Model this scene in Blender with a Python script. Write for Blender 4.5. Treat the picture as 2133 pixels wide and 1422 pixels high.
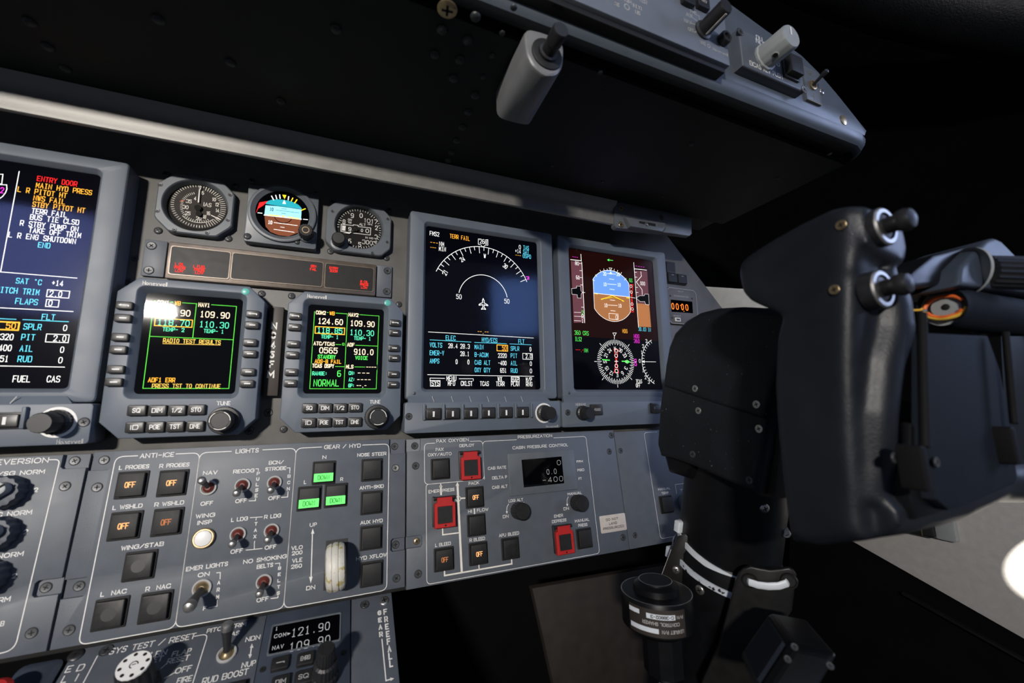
import bpy, math, random
from mathutils import Matrix, Vector
random.seed(7)
for o_ in list(bpy.data.objects):
    bpy.data.objects.remove(o_, do_unlink=True)
SC = bpy.context.scene
COL = SC.collection

# ------------------------------------------------------------------ camera
FPX, YAW, PITCH, ROLL = 846.4651, 0.3964, 0.1588, -0.0156
CAMP = Vector((-0.0741, -0.4054, -0.0185))
def _axes(a, b, c):
    ca, sa, cb, sb = math.cos(a), math.sin(a), math.cos(b), math.sin(b)
    f = Vector((sa*cb, ca*cb, sb)); r = Vector((ca, -sa, 0)); u = r.cross(f)
    cc, sc = math.cos(c), math.sin(c)
    return cc*r + sc*u, -sc*r + cc*u, f
RX, UX, FX = _axes(YAW, PITCH, ROLL)
cam = bpy.data.cameras.new('camera')
camo = bpy.data.objects.new('camera', cam); COL.objects.link(camo)
cam.sensor_fit = 'HORIZONTAL'; cam.sensor_width = 36.0; cam.lens = FPX/2133*36
cam.clip_start = 0.005; cam.clip_end = 50
camo.matrix_world = Matrix(((RX.x, UX.x, -FX.x, CAMP.x), (RX.y, UX.y, -FX.y, CAMP.y), (RX.z, UX.z, -FX.z, CAMP.z), (0, 0, 0, 1)))
SC.camera = camo
cam.dof.use_dof = True; cam.dof.focus_distance = 0.46; cam.dof.aperture_fstop = 7.0

# ------------------------------------------------------------------ light
SC.view_settings.view_transform = 'Standard'
SC.view_settings.look = 'None'
SC.view_settings.gamma = 1
SC.view_settings.exposure = 0.0
SC.view_settings.use_curve_mapping = False
W = bpy.data.worlds.new('world'); SC.world = W; W.use_nodes = True
bg = W.node_tree.nodes['Background']
bg.inputs[0].default_value = (0.72, 0.82, 1.0, 1); bg.inputs[1].default_value = 0.10
def area(name, pos, target, sx, sy, power, color):
    l = bpy.data.lights.new(name, 'AREA'); l.shape = 'RECTANGLE'; l.size = sx; l.size_y = sy
    l.energy = power; l.color = color
    o = bpy.data.objects.new(name, l); COL.objects.link(o); o.location = pos
    d = Vector(target) - Vector(pos)
    o.rotation_euler = d.to_track_quat('-Z', 'Y').to_euler()
    return o
# daylight: one small bright window behind on the left, blue sky in the side windows
area('window_light', (-.695, -1.35, .335), (-.17, 0, .0), .11, .036, 4.4, (1.0, 0.94, 0.86)).data.spread = math.radians(78)
area('sky_window_left', (-1.0, -1.3, .47), (-.2, 0, .05), .30, .34, 1.3, (0.26, 0.34, 1.0))
area('sky_window_right', (.66, -1.3, .44), (.1, 0, .1), .22, .26, .75, (0.20, 0.38, 1.0))
area('side_window', (1.32, -.84, .46), (.15, -.31, .05), .28, .5, 5.5, (0.50, 0.62, 1.0))
area('overhead_fill', (.25, -1.1, 1.3), (.2, -.25, .1), .5, .4, 1.6, (0.62, 0.78, 1.0))  # added soft fill from above and behind, tinted like sky

# ------------------------------------------------------------------ materials
MATS = {}
def mat(name, col, rough=.5, metal=0., noise=0., scale=60., emit=0., bump=0., bscale=900., spec=.5, wear=None, wscale=120., wth=.62):
    m = bpy.data.materials.new(name); m.use_nodes = True
    nt = m.node_tree; N = nt.nodes; L = nt.links; b = N['Principled BSDF']
    c4 = (col[0], col[1], col[2], 1)
    b.inputs['Base Color'].default_value = c4; b.inputs['Roughness'].default_value = rough
    b.inputs['Metallic'].default_value = metal; b.inputs['Specular IOR Level'].default_value = spec
    tc = N.new('ShaderNodeTexCoord')
    out = None
    if noise > 0:
        nz = N.new('ShaderNodeTexNoise'); nz.inputs['Scale'].default_value = scale; nz.inputs['Detail'].default_value = 5
        L.new(tc.outputs['Object'], nz.inputs['Vector'])
        r = N.new('ShaderNodeMapRange'); r.inputs[1].default_value = .3; r.inputs[2].default_value = .7
        r.inputs[3].default_value = 1-noise; r.inputs[4].default_value = 1+noise
        L.new(nz.outputs[0], r.inputs[0])
        mx = N.new('ShaderNodeMix'); mx.data_type = 'RGBA'; mx.blend_type = 'MULTIPLY'; mx.inputs[0].default_value = 1
        mx.inputs[6].default_value = c4; L.new(r.outputs[0], mx.inputs[7])
        out = mx.outputs[2]
        rr = N.new('ShaderNodeMapRange'); rr.inputs[3].default_value = max(.02, rough-.08); rr.inputs[4].default_value = min(1, rough+.08)
        L.new(nz.outputs[0], rr.inputs[0]); L.new(rr.outputs[0], b.inputs['Roughness'])
    if wear:
        wz = N.new('ShaderNodeTexNoise'); wz.inputs['Scale'].default_value = wscale; wz.inputs['Detail'].default_value = 8
        L.new(tc.outputs['Object'], wz.inputs['Vector'])
        st = N.new('ShaderNodeMapRange'); st.inputs[1].default_value = wth; st.inputs[2].default_value = wth+.03
        L.new(wz.outputs[0], st.inputs[0])
        m2 = N.new('ShaderNodeMix'); m2.data_type = 'RGBA'
        L.new(st.outputs[0], m2.inputs[0])
        if out: L.new(out, m2.inputs[6])
        else: m2.inputs[6].default_value = c4
        m2.inputs[7].default_value = (*wear, 1); out = m2.outputs[2]
    if out: L.new(out, b.inputs['Base Color'])
    if bump > 0:
        bz = N.new('ShaderNodeTexNoise'); bz.inputs['Scale'].default_value = bscale; bz.inputs['Detail'].default_value = 3
        L.new(tc.outputs['Object'], bz.inputs['Vector'])
        bp = N.new('ShaderNodeBump'); bp.inputs['Strength'].default_value = bump; bp.inputs['Distance'].default_value = .0006
        L.new(bz.outputs[0], bp.inputs['Height']); L.new(bp.outputs[0], b.inputs['Normal'])
    if emit > 0:
        b.inputs['Emission Color'].default_value = c4; b.inputs['Emission Strength'].default_value = emit
    MATS[name] = m
    return m
def emis(name, col, k): return mat(name, col, .6, 0, emit=k, spec=0)
def glass(name, rough, f=.055, tint=(1, 1, 1)):
    m = bpy.data.materials.new(name); m.use_nodes = True
    nt = m.node_tree; N = nt.nodes; L = nt.links
    for n in list(N):
        if n.type != 'OUTPUT_MATERIAL': N.remove(n)
    o = [n for n in N if n.type == 'OUTPUT_MATERIAL'][0]
    t = N.new('ShaderNodeBsdfTransparent'); t.inputs[0].default_value = (*tint, 1)
    g = N.new('ShaderNodeBsdfGlossy'); g.inputs['Roughness'].default_value = rough
    lw = N.new('ShaderNodeFresnel'); lw.inputs[0].default_value = 1.5
    ml = N.new('ShaderNodeMath'); ml.operation = 'MULTIPLY'; ml.inputs[1].default_value = f/.04
    mx = N.new('ShaderNodeMixShader')
    L.new(lw.outputs[0], ml.inputs[0]); L.new(ml.outputs[0], mx.inputs[0])
    L.new(t.outputs[0], mx.inputs[1]); L.new(g.outputs[0], mx.inputs[2]); L.new(mx.outputs[0], o.inputs[0])
    MATS[name] = m
mat('panel_paint', (.082, .094, .112), .5, 0, .07, 90, bump=.12, bscale=1500)
mat('panel_paint_light', (.135, .152, .180), .5, 0, .06, 70, bump=.12, bscale=1500)
mat('bezel_paint', (.100, .120, .148), .48, 0, .05, 60, bump=.10, bscale=1800)
mat('plate_paint', (.092, .088, .082), .5, 0, .18, 50, bump=.15, bscale=900)
mat('gauge_paint', (.095, .108, .122), .42, 0, .08, 80)
mat('bronze_frame', (.13, .105, .085), .38, .5, .12, 160)
mat('black_plastic', (.012, .012, .013), .45, 0, .1, 200)
mat('black_cap', (.013, .013, .0135), .55, 0, .2, 400, bump=.2, bscale=2500, spec=.35)
mat('key_plastic', (.022, .021, .020), .4, 0, .1, 200)
mat('worn_cap', (.013, .013, .0135), .5, 0, .3, 260, spec=.35)
mat('charcoal_lens', (.020, .019, .018), .45, 0, .1, 200, spec=.2)
mat('placard_dark', (.028, .022, .018), .55, 0, .1, 100)
mat('white_paint', (.74, .73, .70), .6, 0, .05, 300)
mat('cream_paint', (.74, .71, .64), .55, 0, .05, 300)
mat('dim_paint', (.36, .36, .35), .6)
mat('steel', (.36, .35, .34), .42, .9, .12, 200)
mat('dark_steel', (.07, .07, .075), .42, .8, .15, 300)
mat('screw_grey', (.055, .058, .062), .42, .3, .15, 500)
mat('bright_screw', (.48, .47, .45), .3, .9, .1, 500)
mat('brass', (.50, .38, .22), .35, .9, .15, 300)
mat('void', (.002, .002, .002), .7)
mat('boot_red', (.13, .022, .015), .5, 0, .1, 200)
mat('guard_red', (.42, .018, .018), .42, 0, .06, 200)
mat('ivory_worn', (.60, .58, .52), .45, 0, .06, 90, wear=(.44, .37, .16), wscale=210, wth=.57)
mat('lamp_white', (.75, .74, .72), .4)
mat('teal_lens', (.10, .42, .36), .35)
mat('glare_black', (.0075, .0095, .0105), .6, 0, .12, 40, bump=.15, bscale=1200, spec=.3)
mat('rivet_black', (.022, .025, .028), .45, 0, .1, 200)
mat('glare_lip', (.075, .09, .108), .42, 0, .08, 50)
mat('strip_metal', (.205, .20, .19), .42, .35, .06, 120, bump=.08, bscale=800)
mat('housing_grey', (.155, .157, .16), .42, 0, .08, 80, bump=.1, bscale=700, wear=(.42, .34, .16), wscale=60, wth=.76)
mat('light_knob', (.30, .32, .32), .45, 0, .05, 200)
mat('yoke_black', (.0085, .0098, .0125), .44, 0, .15, 60, bump=.25, bscale=1600, wear=(.22, .22, .22), wscale=520, wth=.70, spec=.28)
mat('column_black', (.0042, .0046, .0054), .38, 0, .15, 80, spec=.22)
mat('grip_black', (.0085, .0105, .0148), .42, 0, .12, 60, spec=.32, bump=.2, bscale=1100)
mat('pad_blue', (.010, .0135, .020), .75, 0, .1, 60, spec=.1)
mat('rod_black', (.003, .003, .0036), .75, 0, .1, 100, spec=.2)
mat('nylon', (.62, .66, .70), .4, 0, .05, 200)
mat('nylon_inked', (.52, .57, .62), .45, 0, .05, 200, wear=(.01, .01, .01), wscale=160, wth=.60)
mat('strap_black', (.009, .0085, .008), .4, 0, .15, 120, spec=.35)
mat('side_grey', (.50, .48, .455), .7, 0, .06, 150, bump=.3, bscale=500)
mat('sill_white', (.80, .80, .78), .6, 0, .05, 60)
mat('dark_wall', (.0028, .0028, .0031), .9, 0, .2, 30, spec=.08)
mat('leather_black', (.006, .007, .008), .5, 0, .1, 80, bump=.8, bscale=500)
mat('brown_board', (.022, .017, .014), .6, 0, .15, 60)
mat('orange_wire', (.85, .16, .03), .45)
mat('yellow_wire', (.75, .45, .06), .45)
mat('dial_black', (.014, .013, .012), .7, 0, .08, 200, spec=.1)
mat('dial_brown', (.045, .040, .036), .7, 0, .08, 200, spec=.1)
mat('needle_red', (.55, .10, .04), .5)
mat('placard_cream', (.52, .47, .42), .5, 0, .06, 200)
mat('box_blue', (.035, .045, .065), .5, 0, .1, 80)
mat('screen_black', (.0015, .0015, .0025), .5, spec=0)
emis('px_white', (.86, .86, .84), .85); emis('px_cream', (1.0, .80, .55), .85); emis('px_green', (.10, .80, .12), .75)
emis('px_line_green', (.10, .62, .06), .55)
emis('px_cyan', (.12, .62, .80), .8); emis('px_amber', (.90, .42, .04), .85); emis('px_red', (.85, .02, .02), .9)
emis('px_mint', (.10, .72, .42), .75); emis('px_tan', (.72, .48, .10), .8); emis('px_magenta', (.85, .04, .72), .7); emis('px_yellow', (.90, .62, .02), .9)
emis('px_sky', (.14, .30, .78), .75); emis('px_ground', (.32, .14, .055), .75); emis('px_tape', (.12, .045, .060), .7)
emis('px_tapebrown', (.38, .16, .06), .75); emis('px_maroon', (.012, .0025, .002), .7)
emis('px_lsky', (.28, .70, .88), .75); emis('px_teal', (.02, .30, .36), .75); emis('px_dbrown', (.16, .055, .028), .75)
emis('legend_red', (.95, .03, .02), .75); emis('legend_orange', (1.0, .42, .16), .95); emis('legend_dim', (.45, .16, .06), .6)
emis('legend_green', (.14, .85, .16), .75); emis('clock_orange', (1.0, .20, .02), 1.3); emis('lcd_grey', (.30, .31, .31), .55)
emis('screen_glow', (.0012, .0012, .003), .6)
glass('display_glass', .09, .045); glass('gloss_glass', .03, .05); glass('dial_glass', .05, .03)

# ------------------------------------------------------------------ frames and pixels
class Frame:
    """A local plane: u along the panel, v up it, n out of it; lengths in millimetres."""
    def __init__(s, o, u, v):
        s.o = Vector(o); s.u = Vector(u).normalized(); s.v = Vector(v).normalized(); s.n = s.u.cross(s.v).normalized()
    def w(s, u, v, n=0): return s.o + (s.u*u + s.v*v + s.n*n)*.001
    def at(s, px, py, h=0.):
        d = FX + RX*((px-1066.5)/FPX) - UX*((py-711)/FPX)
        o = s.o + s.n*(h*.001)
        t = (o-CAMP).dot(s.n)/d.dot(s.n)
        q = CAMP + d*t - s.o
        return q.dot(s.u)*1000, q.dot(s.v)*1000
    def sub(s, u, v, n=0): return Frame(s.w(u, v, n), s.u, s.v)
    def rect(s, pts, h=0.):
        q = [s.at(x, y, h) for x, y in pts]     # TL TR BR BL
        return (q[0][0]+q[3][0])/2, (q[1][0]+q[2][0])/2, (q[2][1]+q[3][1])/2, (q[0][1]+q[1][1])/2
    def mw(s):
        return Matrix(((s.u.x, s.v.x, s.n.x, s.o.x), (s.u.y, s.v.y, s.n.y, s.o.y), (s.u.z, s.v.z, s.n.z, s.o.z), (0, 0, 0, 1)))
def zoom(k, ox, oy): return lambda x, y: (ox+x/k, oy+y/k)
F0 = Frame((0, 0, 0), (1, 0, 0), (0, 0, 1))
KT = .14
FL = Frame((0, 0, -.055), (1, 0, 0), (0, KT, 1))

# ------------------------------------------------------------------ mesh builder
GL = {'A':"004c80 2464",'B':"4c0c0040 0646 ~4c8c8646 ~46868040",'C':"~898c0c008083",'D':"3c0c0030 ~3c8c8030",'E':"8c0c0080 0666",'F':"8c0c00 0666",
'G':"~898c0c008086 8656",'H':"000c 808c 0686",'I':"000c",'J':"~8c84800004",'K':"000c 8c05 2880",'L':"0c0080",'M':"000c448c80",'N':"000c808c",'O':"~0c8c80000c",
'P':"000c4c 0545 ~4c8c8545",'Q':"~0c8c80000c 5380",'R':"000c4c 0545 ~4c8c8545 4580",'S':"~8a8c0c0686800002",'T':"0c8c 4c40",'U':"~0c00808c",'V':"0c408c",'W':"0c204a608c",
'X':"008c 0c80",'Y':"0c468c 4640",'Z':"0c8c0080",'0':"~0c8c80000c",'1':"2a4c40",'2':"~090c8c8700 0080",'3':"~0a0c8c8646 ~4686800002",'4':"606c0383",
'5':"8c0c07 ~0788800002",'6':"~0787800007 ~7c0c05",'7':"0c8c30",'8':"~0c8c86060c ~0686800006",'9':"~0c8c85050c ~878010",'-':"1676",'.':"4041",':':"4344 4849",
'/':"008c",'+':"1676 4349",'*':"~3c5c5a3a3c",',':"4120",'>':"1b7614 1b1476",'|':"404c",'_':"0080",'o':"~0777700007",'n':"0007 ~05077770",'e':"0474 ~7477070070",
'y':"0740 7720",'w':"0720456077",'l':"000c",' ':"",'[':"6c2c2060",'#':"0b8b80000b"}
def chaikin(p, it):
    for _ in range(it):
        closed = p[0] == p[-1]; q = []
        if not closed: q.append(p[0])
        for a, b in zip(p[:-1], p[1:]):
            q += [(a[0]*.75+b[0]*.25, a[1]*.75+b[1]*.25), (a[0]*.25+b[0]*.75, a[1]*.25+b[1]*.75)]
        if closed: q.append(q[0])
        else: q.append(p[-1])
        p = q
    return p
GC = {}
def glyph(ch, it, mono):
    key = (ch, it, mono)
    if key not in GC:
        s = GL.get(ch, GL.get(ch.upper(), ''))
        if mono and ch == 'I': s = "2c6c 404c 2060"
        if mono and ch == '1': s = "2a4c40 2060"
        out = []
        for st in s.split():
            sm = st[0] == '~'
            if sm: st = st[1:]
            pts = [(int(st[i], 13)*1., int(st[i+1], 13)*1.) for i in range(0, len(st), 2)]
            out.append(chaikin(pts, it) if sm else pts)
        w = 8
        if not mono:
            if ch == 'I': w = 0
            elif ch in '.:|':
                w = 1; out = [[(x-3.5, y) for x, y in p] for p in out]
            elif ch == '1': w = 5; out = [[(x-1, y) for x, y in p] for p in out]
            elif ch in 'MWOQGC': out = [[(x*1.15, y) for x, y in p] for p in out]; w = 9.2
            elif ch in 'EFLSPJ': out = [[(x*.75, y) for x, y in p] for p in out]; w = 6
            elif ch == 'l': w = 0
            elif ch == ' ': w = 4
        GC[key] = (out, w)
    return GC[key]

class MB:
    def __init__(s): s.V = []; s.F = []; s.M = []; s.cm = None
    def m(s, name): s.cm = name; return s
    def face(s, idx): s.F.append(idx); s.M.append(s.cm)
    def add(s, pts): b = len(s.V); s.V += [tuple(p) for p in pts]; return b
    def loft(s, loops, cap0=True, cap1=True, closed=True):
        n = len(loops[0]); bs = [s.add(l) for l in loops]
        for a, b in zip(bs[:-1], bs[1:]):
            for i in range(n if closed else n-1):
                j = (i+1) % n; s.face([a+i, a+j, b+j, b+i])
        if cap0: s.face([bs[0]+i for i in reversed(range(n))])
        if cap1: s.face([bs[-1]+i for i in range(n)])
        return s
    def slab(s, poly, n0, n1, bev=.5, steps=2):
        """poly counter-clockwise in (u,v), raised from n0 to n1 with a rounded top edge"""
        L = [[(x, y, n0) for x, y in poly]]
        if bev > 0:
            for k in range(steps+1):
                a = k/steps*math.pi/2
                q = inset(poly, bev*(1-math.cos(a))); L.append([(x, y, n1-bev+bev*math.sin(a)) for x, y in q])
        else: L.append([(x, y, n1) for x, y in poly])
        return s.loft(L)
    def lathe(s, prof, c=(0, 0), seg=32, flute=0., nfl=0, cap0=False, cap1=True, axis=None):
        L = []
        for r, h, *fl in prof:
            k = flute if (not fl) else fl[0]
            ring = []
            for i in range(seg):
                a = 2*math.pi*i/seg; rr = r
                if nfl and k: rr = r*(1+k*math.cos(nfl*a))
                ring.append((c[0]+rr*math.cos(a), c[1]+rr*math.sin(a), h))
            L.append(ring)
        if axis:
            o, d, up = Vector(axis[0]), Vector(axis[1]).normalized(), Vector(axis[2])
            x = up.cross(d).normalized(); y = d.cross(x)
            L = [[tuple(o + x*p[0] + y*p[1] + d*p[2]) for p in l] for l in L]
        return s.loft(L, cap0, cap1)
    def quad(s, u0, u1, v0, v1, n):
        b = s.add([(u0, v0, n), (u1, v0, n), (u1, v1, n), (u0, v1, n)]); s.face([b, b+1, b+2, b+3]); return s
    def poly(s, pts, n):
        b = s.add([(x, y, n) for x, y in pts]); s.face([b+i for i in range(len(pts))]); return s
    def line(s, pts, w, n, cap=False):
        closed = len(pts) > 2 and math.dist(pts[0], pts[-1]) < 1e-6
        P = pts[:-1] if closed else list(pts)
        q = [P[0]]
        for p in P[1:]:
            if math.dist(p, q[-1]) > 1e-5: q.append(p)
        P = q; N = len(P)
        if N < 2: return s
        h = w/2
        def dr(a, b):
            d = math.dist(a, b); return ((b[0]-a[0])/d, (b[1]-a[1])/d)
        Lp = []
        for i in range(N):
            if closed or 0 < i < N-1:
                d0 = dr(P[i-1], P[i]); d1 = dr(P[i], P[(i+1) % N])
                nx, ny = -(d0[1]+d1[1]), d0[0]+d1[0]; l = math.hypot(nx, ny)
                if l < .3: nx, ny, l = -d0[1], d0[0], 1; k = 1
                else: k = min(2.2, 2/l)
                nx, ny = nx/l*k, ny/l*k
                c = P[i]
            else:
                d = dr(P[0], P[1]) if i == 0 else dr(P[-2], P[-1])
                nx, ny = -d[1], d[0]; e = (h if cap else 0)*(-1 if i == 0 else 1)
                c = (P[i][0]+d[0]*e, P[i][1]+d[1]*e)
            Lp.append(((c[0]-nx*h, c[1]-ny*h, n), (c[0]+nx*h, c[1]+ny*h, n)))
        b = s.add([x for pr in Lp for x in pr])
        for i in range(N if closed else N-1):
            j = (i+1) % N; s.face([b+2*i, b+2*j, b+2*j+1, b+2*i+1])
        return s
    def arc(s, c, r, a0, a1, w, n, seg=40):
        return s.line([(c[0]+r*math.cos(math.radians(a0+(a1-a0)*i/seg)), c[1]+r*math.sin(math.radians(a0+(a1-a0)*i/seg))) for i in range(seg+1)], w, n)
    def text(s, t, u0, u1, v, h, n, sw=.5, it=3, mono=False, gap=3., rot=0., slant=0.):
        gs = [glyph(c, it, mono) for c in t]
        tot = sum(g[1] for g in gs) + gap*(len(gs)-1)
        k = (u1-u0-sw)/max(tot, 1e-3) if tot > 0 else 1; ky = (h-sw)/12
        x = 0; ca, sa = math.cos(rot), math.sin(rot); cu = (u0+u1)/2
        for st, w in gs:
            for p in st:
                q = []
                for a, b in p:
                    X = u0+sw/2+(x+a)*k+slant*b*ky-cu; Y = -h/2+sw/2+b*ky
                    q.append((cu+X*ca-Y*sa, v+X*sa+Y*ca))
                s.line(q, sw, n, cap=True)
            x += w+gap
        return s
    def tube(s, path, rad, seg=12, caps=True, squash=1., up=(0, 0, 1)):
        P = [Vector(p) for p in path]; L = []; pn = None
        for i, p in enumerate(P):
            t = (P[min(i+1, len(P)-1)]-P[max(i-1, 0)]).normalized()
            if pn is None:
                a = Vector(up)
                if abs(a.dot(t)) > .9: a = Vector((1, 0, 0))
                pn = a.cross(t).normalized()
            pn = (pn - t*pn.dot(t)).normalized(); bn = t.cross(pn)
            r = rad[i] if isinstance(rad, (list, tuple)) else rad
            ra, rb = r if isinstance(r, (list, tuple)) else (r, r*squash)
            L.append([tuple(p + pn*(ra*math.cos(2*math.pi*k/seg)) + bn*(rb*math.sin(2*math.pi*k/seg))) for k in range(seg)])
        return s.loft(L, caps, caps)
    def mesh(s, name, smooth=35):
        me = bpy.data.meshes.new(name)
        me.from_pydata([(x*.001, y*.001, z*.001) for x, y, z in s.V], [], s.F)
        ms = []
        for x in s.M:
            if x not in ms: ms.append(x)
        for x in ms: me.materials.append(MATS[x])
        me.polygons.foreach_set('material_index', [ms.index(x) for x in s.M])
        if smooth:
            me.polygons.foreach_set('use_smooth', [True]*len(s.F))
            try: me.set_sharp_from_angle(angle=math.radians(smooth))
            except Exception: pass
        me.update(); return me
    def obj(s, name, parent=None, loc=None, smooth=35, label=None, rot=None):
        return part(name, s.mesh(name, smooth), parent, loc, label, rot)
def part(name, me, parent=None, loc=None, label=None, rot=None):
    o = bpy.data.objects.new(name, me); COL.objects.link(o)
    if parent: o.parent = parent
    if loc: o.location = [c*.001 for c in loc]
    if rot: o.rotation_euler = rot
    if label: o['label'] = label
    return o
def tag(o, label, cat, group=None):
    o['label'] = label; o['category'] = cat
    if group: o['group'] = group
    return o
def thing(name, label, cat, F, u, v, n=0, group=None):
    f = F.sub(u, v, n); o = bpy.data.objects.new(name, None); COL.objects.link(o)
    o.empty_display_size = .01; o.matrix_world = f.mw()
    return tag(o, label, cat, group), f
def place(o, F): o.matrix_world = F.mw(); return o
def inset(poly, d):
    n = len(poly); out = []
    for i in range(n):
        a, b, c = poly[i-1], poly[i], poly[(i+1) % n]
        d0 = math.dist(a, b) or 1e-9; d1 = math.dist(b, c) or 1e-9
        n0 = (-(b[1]-a[1])/d0, (b[0]-a[0])/d0); n1 = (-(c[1]-b[1])/d1, (c[0]-b[0])/d1)
        x, y = n0[0]+n1[0], n0[1]+n1[1]; l2 = x*x+y*y
        k = 2*d/l2 if l2 > .2 else d
        out.append((b[0]+x*k, b[1]+y*k))
    return out
def rr(u0, u1, v0, v1, r=1., k=4):
    """rounded rectangle, counter-clockwise, k points per corner"""
    r = min(r, abs(u1-u0)/2-1e-3, abs(v1-v0)/2-1e-3); P = []
    for cx, cy, a in ((u1-r, v0+r, -90), (u1-r, v1-r, 0), (u0+r, v1-r, 90), (u0+r, v0+r, 180)):
        for i in range(k):
            t = math.radians(a+90*i/(k-1) if k > 1 else a+45)
            P.append((cx+r*math.cos(t), cy+r*math.sin(t)))
    return P
def chf(u0, u1, v0, v1, c, k=4):
    P = []
    for (x0, y0), (x1, y1) in (((u1-c, v0), (u1, v0+c)), ((u1, v1-c), (u1-c, v1)), ((u0+c, v1), (u0, v1-c)), ((u0, v0+c), (u0+c, v0))):
        for i in range(k): t = i/(k-1); P.append((x0+(x1-x0)*t, y0+(y1-y0)*t))
    return P
def radial(poly, c, n):
    """resample an outline at n equal angles round c"""
    out = []
    for i in range(n):
        a = 2*math.pi*i/n; d = (math.cos(a), math.sin(a)); best = None
        for p, q in zip(poly, poly[1:]+poly[:1]):
            ex, ey = q[0]-p[0], q[1]-p[1]; den = d[0]*ey-d[1]*ex
            if abs(den) < 1e-12: continue
            t = ((p[0]-c[0])*ey-(p[1]-c[1])*ex)/den; w = ((p[0]-c[0])*d[1]-(p[1]-c[1])*d[0])/den
            if t > 0 and -1e-6 <= w <= 1+1e-6: best = t if best is None else max(best, t)
        out.append((c[0]+d[0]*best, c[1]+d[1]*best))
    return out
def circ(c, r, n=48): return [(c[0]+r*math.cos(2*math.pi*i/n), c[1]+r*math.sin(2*math.pi*i/n)) for i in range(n)]
def z3(l, h): return [(x, y, h) for x, y in l]
def struct(o): o['kind'] = 'structure'; return o

# ------------------------------------------------------------------ small hardware shared by many panels
CACHE = {}
def screw_mesh(mt, r, flat=False):
    k = ('screw', mt, r, flat)
    if k not in CACHE:
        b = MB().m(mt)
        if flat: b.lathe([(r, 0), (r, .35), (r*.93, .5), (r*.8, .45)], seg=24)
        else: b.lathe([(r, 0), (r, .5), (r*.92, .95), (r*.7, 1.3), (r*.4, 1.5)], seg=24)
        b.m('void'); t = .48 if flat else 1.52; a = .55
        for c, s in ((math.cos(a), math.sin(a)), (-math.sin(a), math.cos(a))):
            b.line([(-c*r*.55, -s*r*.55), (c*r*.55, s*r*.55)], r*.26, t)
        if flat: b.m('void').line(circ((0, 0), r*1.07, 24)+[(r*1.07, 0)], r*.16, .06)
        CACHE[k] = b.mesh('screw')
    return CACHE[k]
def screw(par, u, v, n=0, r=2.6, mt='screw_grey', flat=False):
    return part('screw', screw_mesh(mt, r, flat), par, (u, v, n), rot=(0, 0, random.uniform(0, 1.5)))
def knob_mesh(name, prof, mt, seg=48, flute=0, nfl=0):
    b = MB().m(mt).lathe(prof, seg=seg, flute=flute, nfl=nfl); return b.mesh(name)
def push_switch(par, f, u, v, w, h, legend=None, lm='legend_orange', worn=False, n0=0):
    """square push switch: black well, cap and lit legend"""
    k = ('psw', round(w), round(h))
    if k not in CACHE:
        b = MB().m('void')
        o = rr(-w/2, w/2, -h/2, h/2, .8); i1 = rr(-w/2+1.1, w/2-1.1, -h/2+1.1, h/2-1.1, .6)
        b.loft([z3(o, 0), z3(o, .7), z3(inset(o, .3), .9), z3(i1, .9), z3(i1, .3)], False, True)
        CACHE[k] = b.mesh('push_switch')
        for nm, mt in (('a', 'black_cap'), ('b', 'worn_cap')):
            c = MB().m(mt).slab(rr(-w/2+1.6, w/2-1.6, -h/2+1.6, h/2-1.6, .7), .4, 3.8, .5)
            if nm == 'b': c.m('black_plastic').poly(circ((0, 0), w*.22, 24), 3.83)
            CACHE[(k, nm)] = c.mesh('cap')
    o = part('push_switch', CACHE[k], par, (u, v, n0))
    part('cap', CACHE[(k, 'b' if worn else 'a')], o)
    if legend: MB().m(lm).text(legend, -w*.17, w*.17, 0, h*.21, 3.95, .5, 1, True, 3).obj('legend', o, smooth=0)
    return o
def toggle(par, u, v, tilt, side=0, boot=True, big=False):
    """bat-handle toggle; tilt in degrees, positive up"""
    k = ('tog', boot, big)
    R = 5.6 if not big else 6.2
    if k not in CACHE:
        b = MB().m('dim_paint').lathe([(R, 0), (R, 1.2), (R*.94, 1.7), (R*.80, 1.7), (R*.76, 1.0), (R*.68, .5)], seg=32, cap1=False)
        b.m('void').poly(circ((0, 0), R*.7, 24), .5)
        CACHE[k] = b.mesh('toggle_switch')
        CACHE[(k, 'b')] = MB().m('boot_red' if boot else 'brass').lathe([(R*.69, .5), (R*.62, 1.6), (R*.42, 2.6), (R*.30, 3.4)], seg=24).mesh('boot')
        l = 17 if not big else 24; q = 1 if not big else 1.45
        CACHE[(k, 'l')] = MB().m('dark_steel').lathe([(1.5*q, 0), (1.7*q, l*.35), (2.2*q, l*.62), (2.75*q, l*.8)], seg=20, cap1=False).m('steel').lathe([(2.75*q, l*.8), (2.8*q, l*.88), (2.3*q, l*.96), (1.2*q, l), (.3*q, l*1.01)], seg=20).mesh('lever')
    o = part('toggle_switch', CACHE[k], par, (u, v, 0))
    part('boot', CACHE[(k, 'b')], o)
    part('lever', CACHE[(k, 'l')], o, (0, 0, 1), rot=(-math.radians(tilt), math.radians(side), 0))
    return o
ZA = zoom(3.95, 0, 300); ZB = zoom(3.95, 0, 600); ZC = zoom(4.1825, 500, 580); ZD = zoom(3.95, 300, 340)
ZE = zoom(2.962, 840, 430); ZF = zoom(3.386, 1140, 480); ZG = zoom(2.724, 0, 900); ZH = zoom(3.554, 370, 900)
ZI = zoom(3.555, 840, 880); ZJ = zoom(2.480, 0, 1180); ZK = zoom(3.079, 1240, 960); ZL = zoom(2.843, 1340, 400)
ZM = zoom(1.896, 1600, 450); ZN = zoom(3.137, 1180, 0); ZO = zoom(3.95, 860, 0); ZP = zoom(3.014, 1700, 950)
ZQ = zoom(8.889, 1370, 560)
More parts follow.
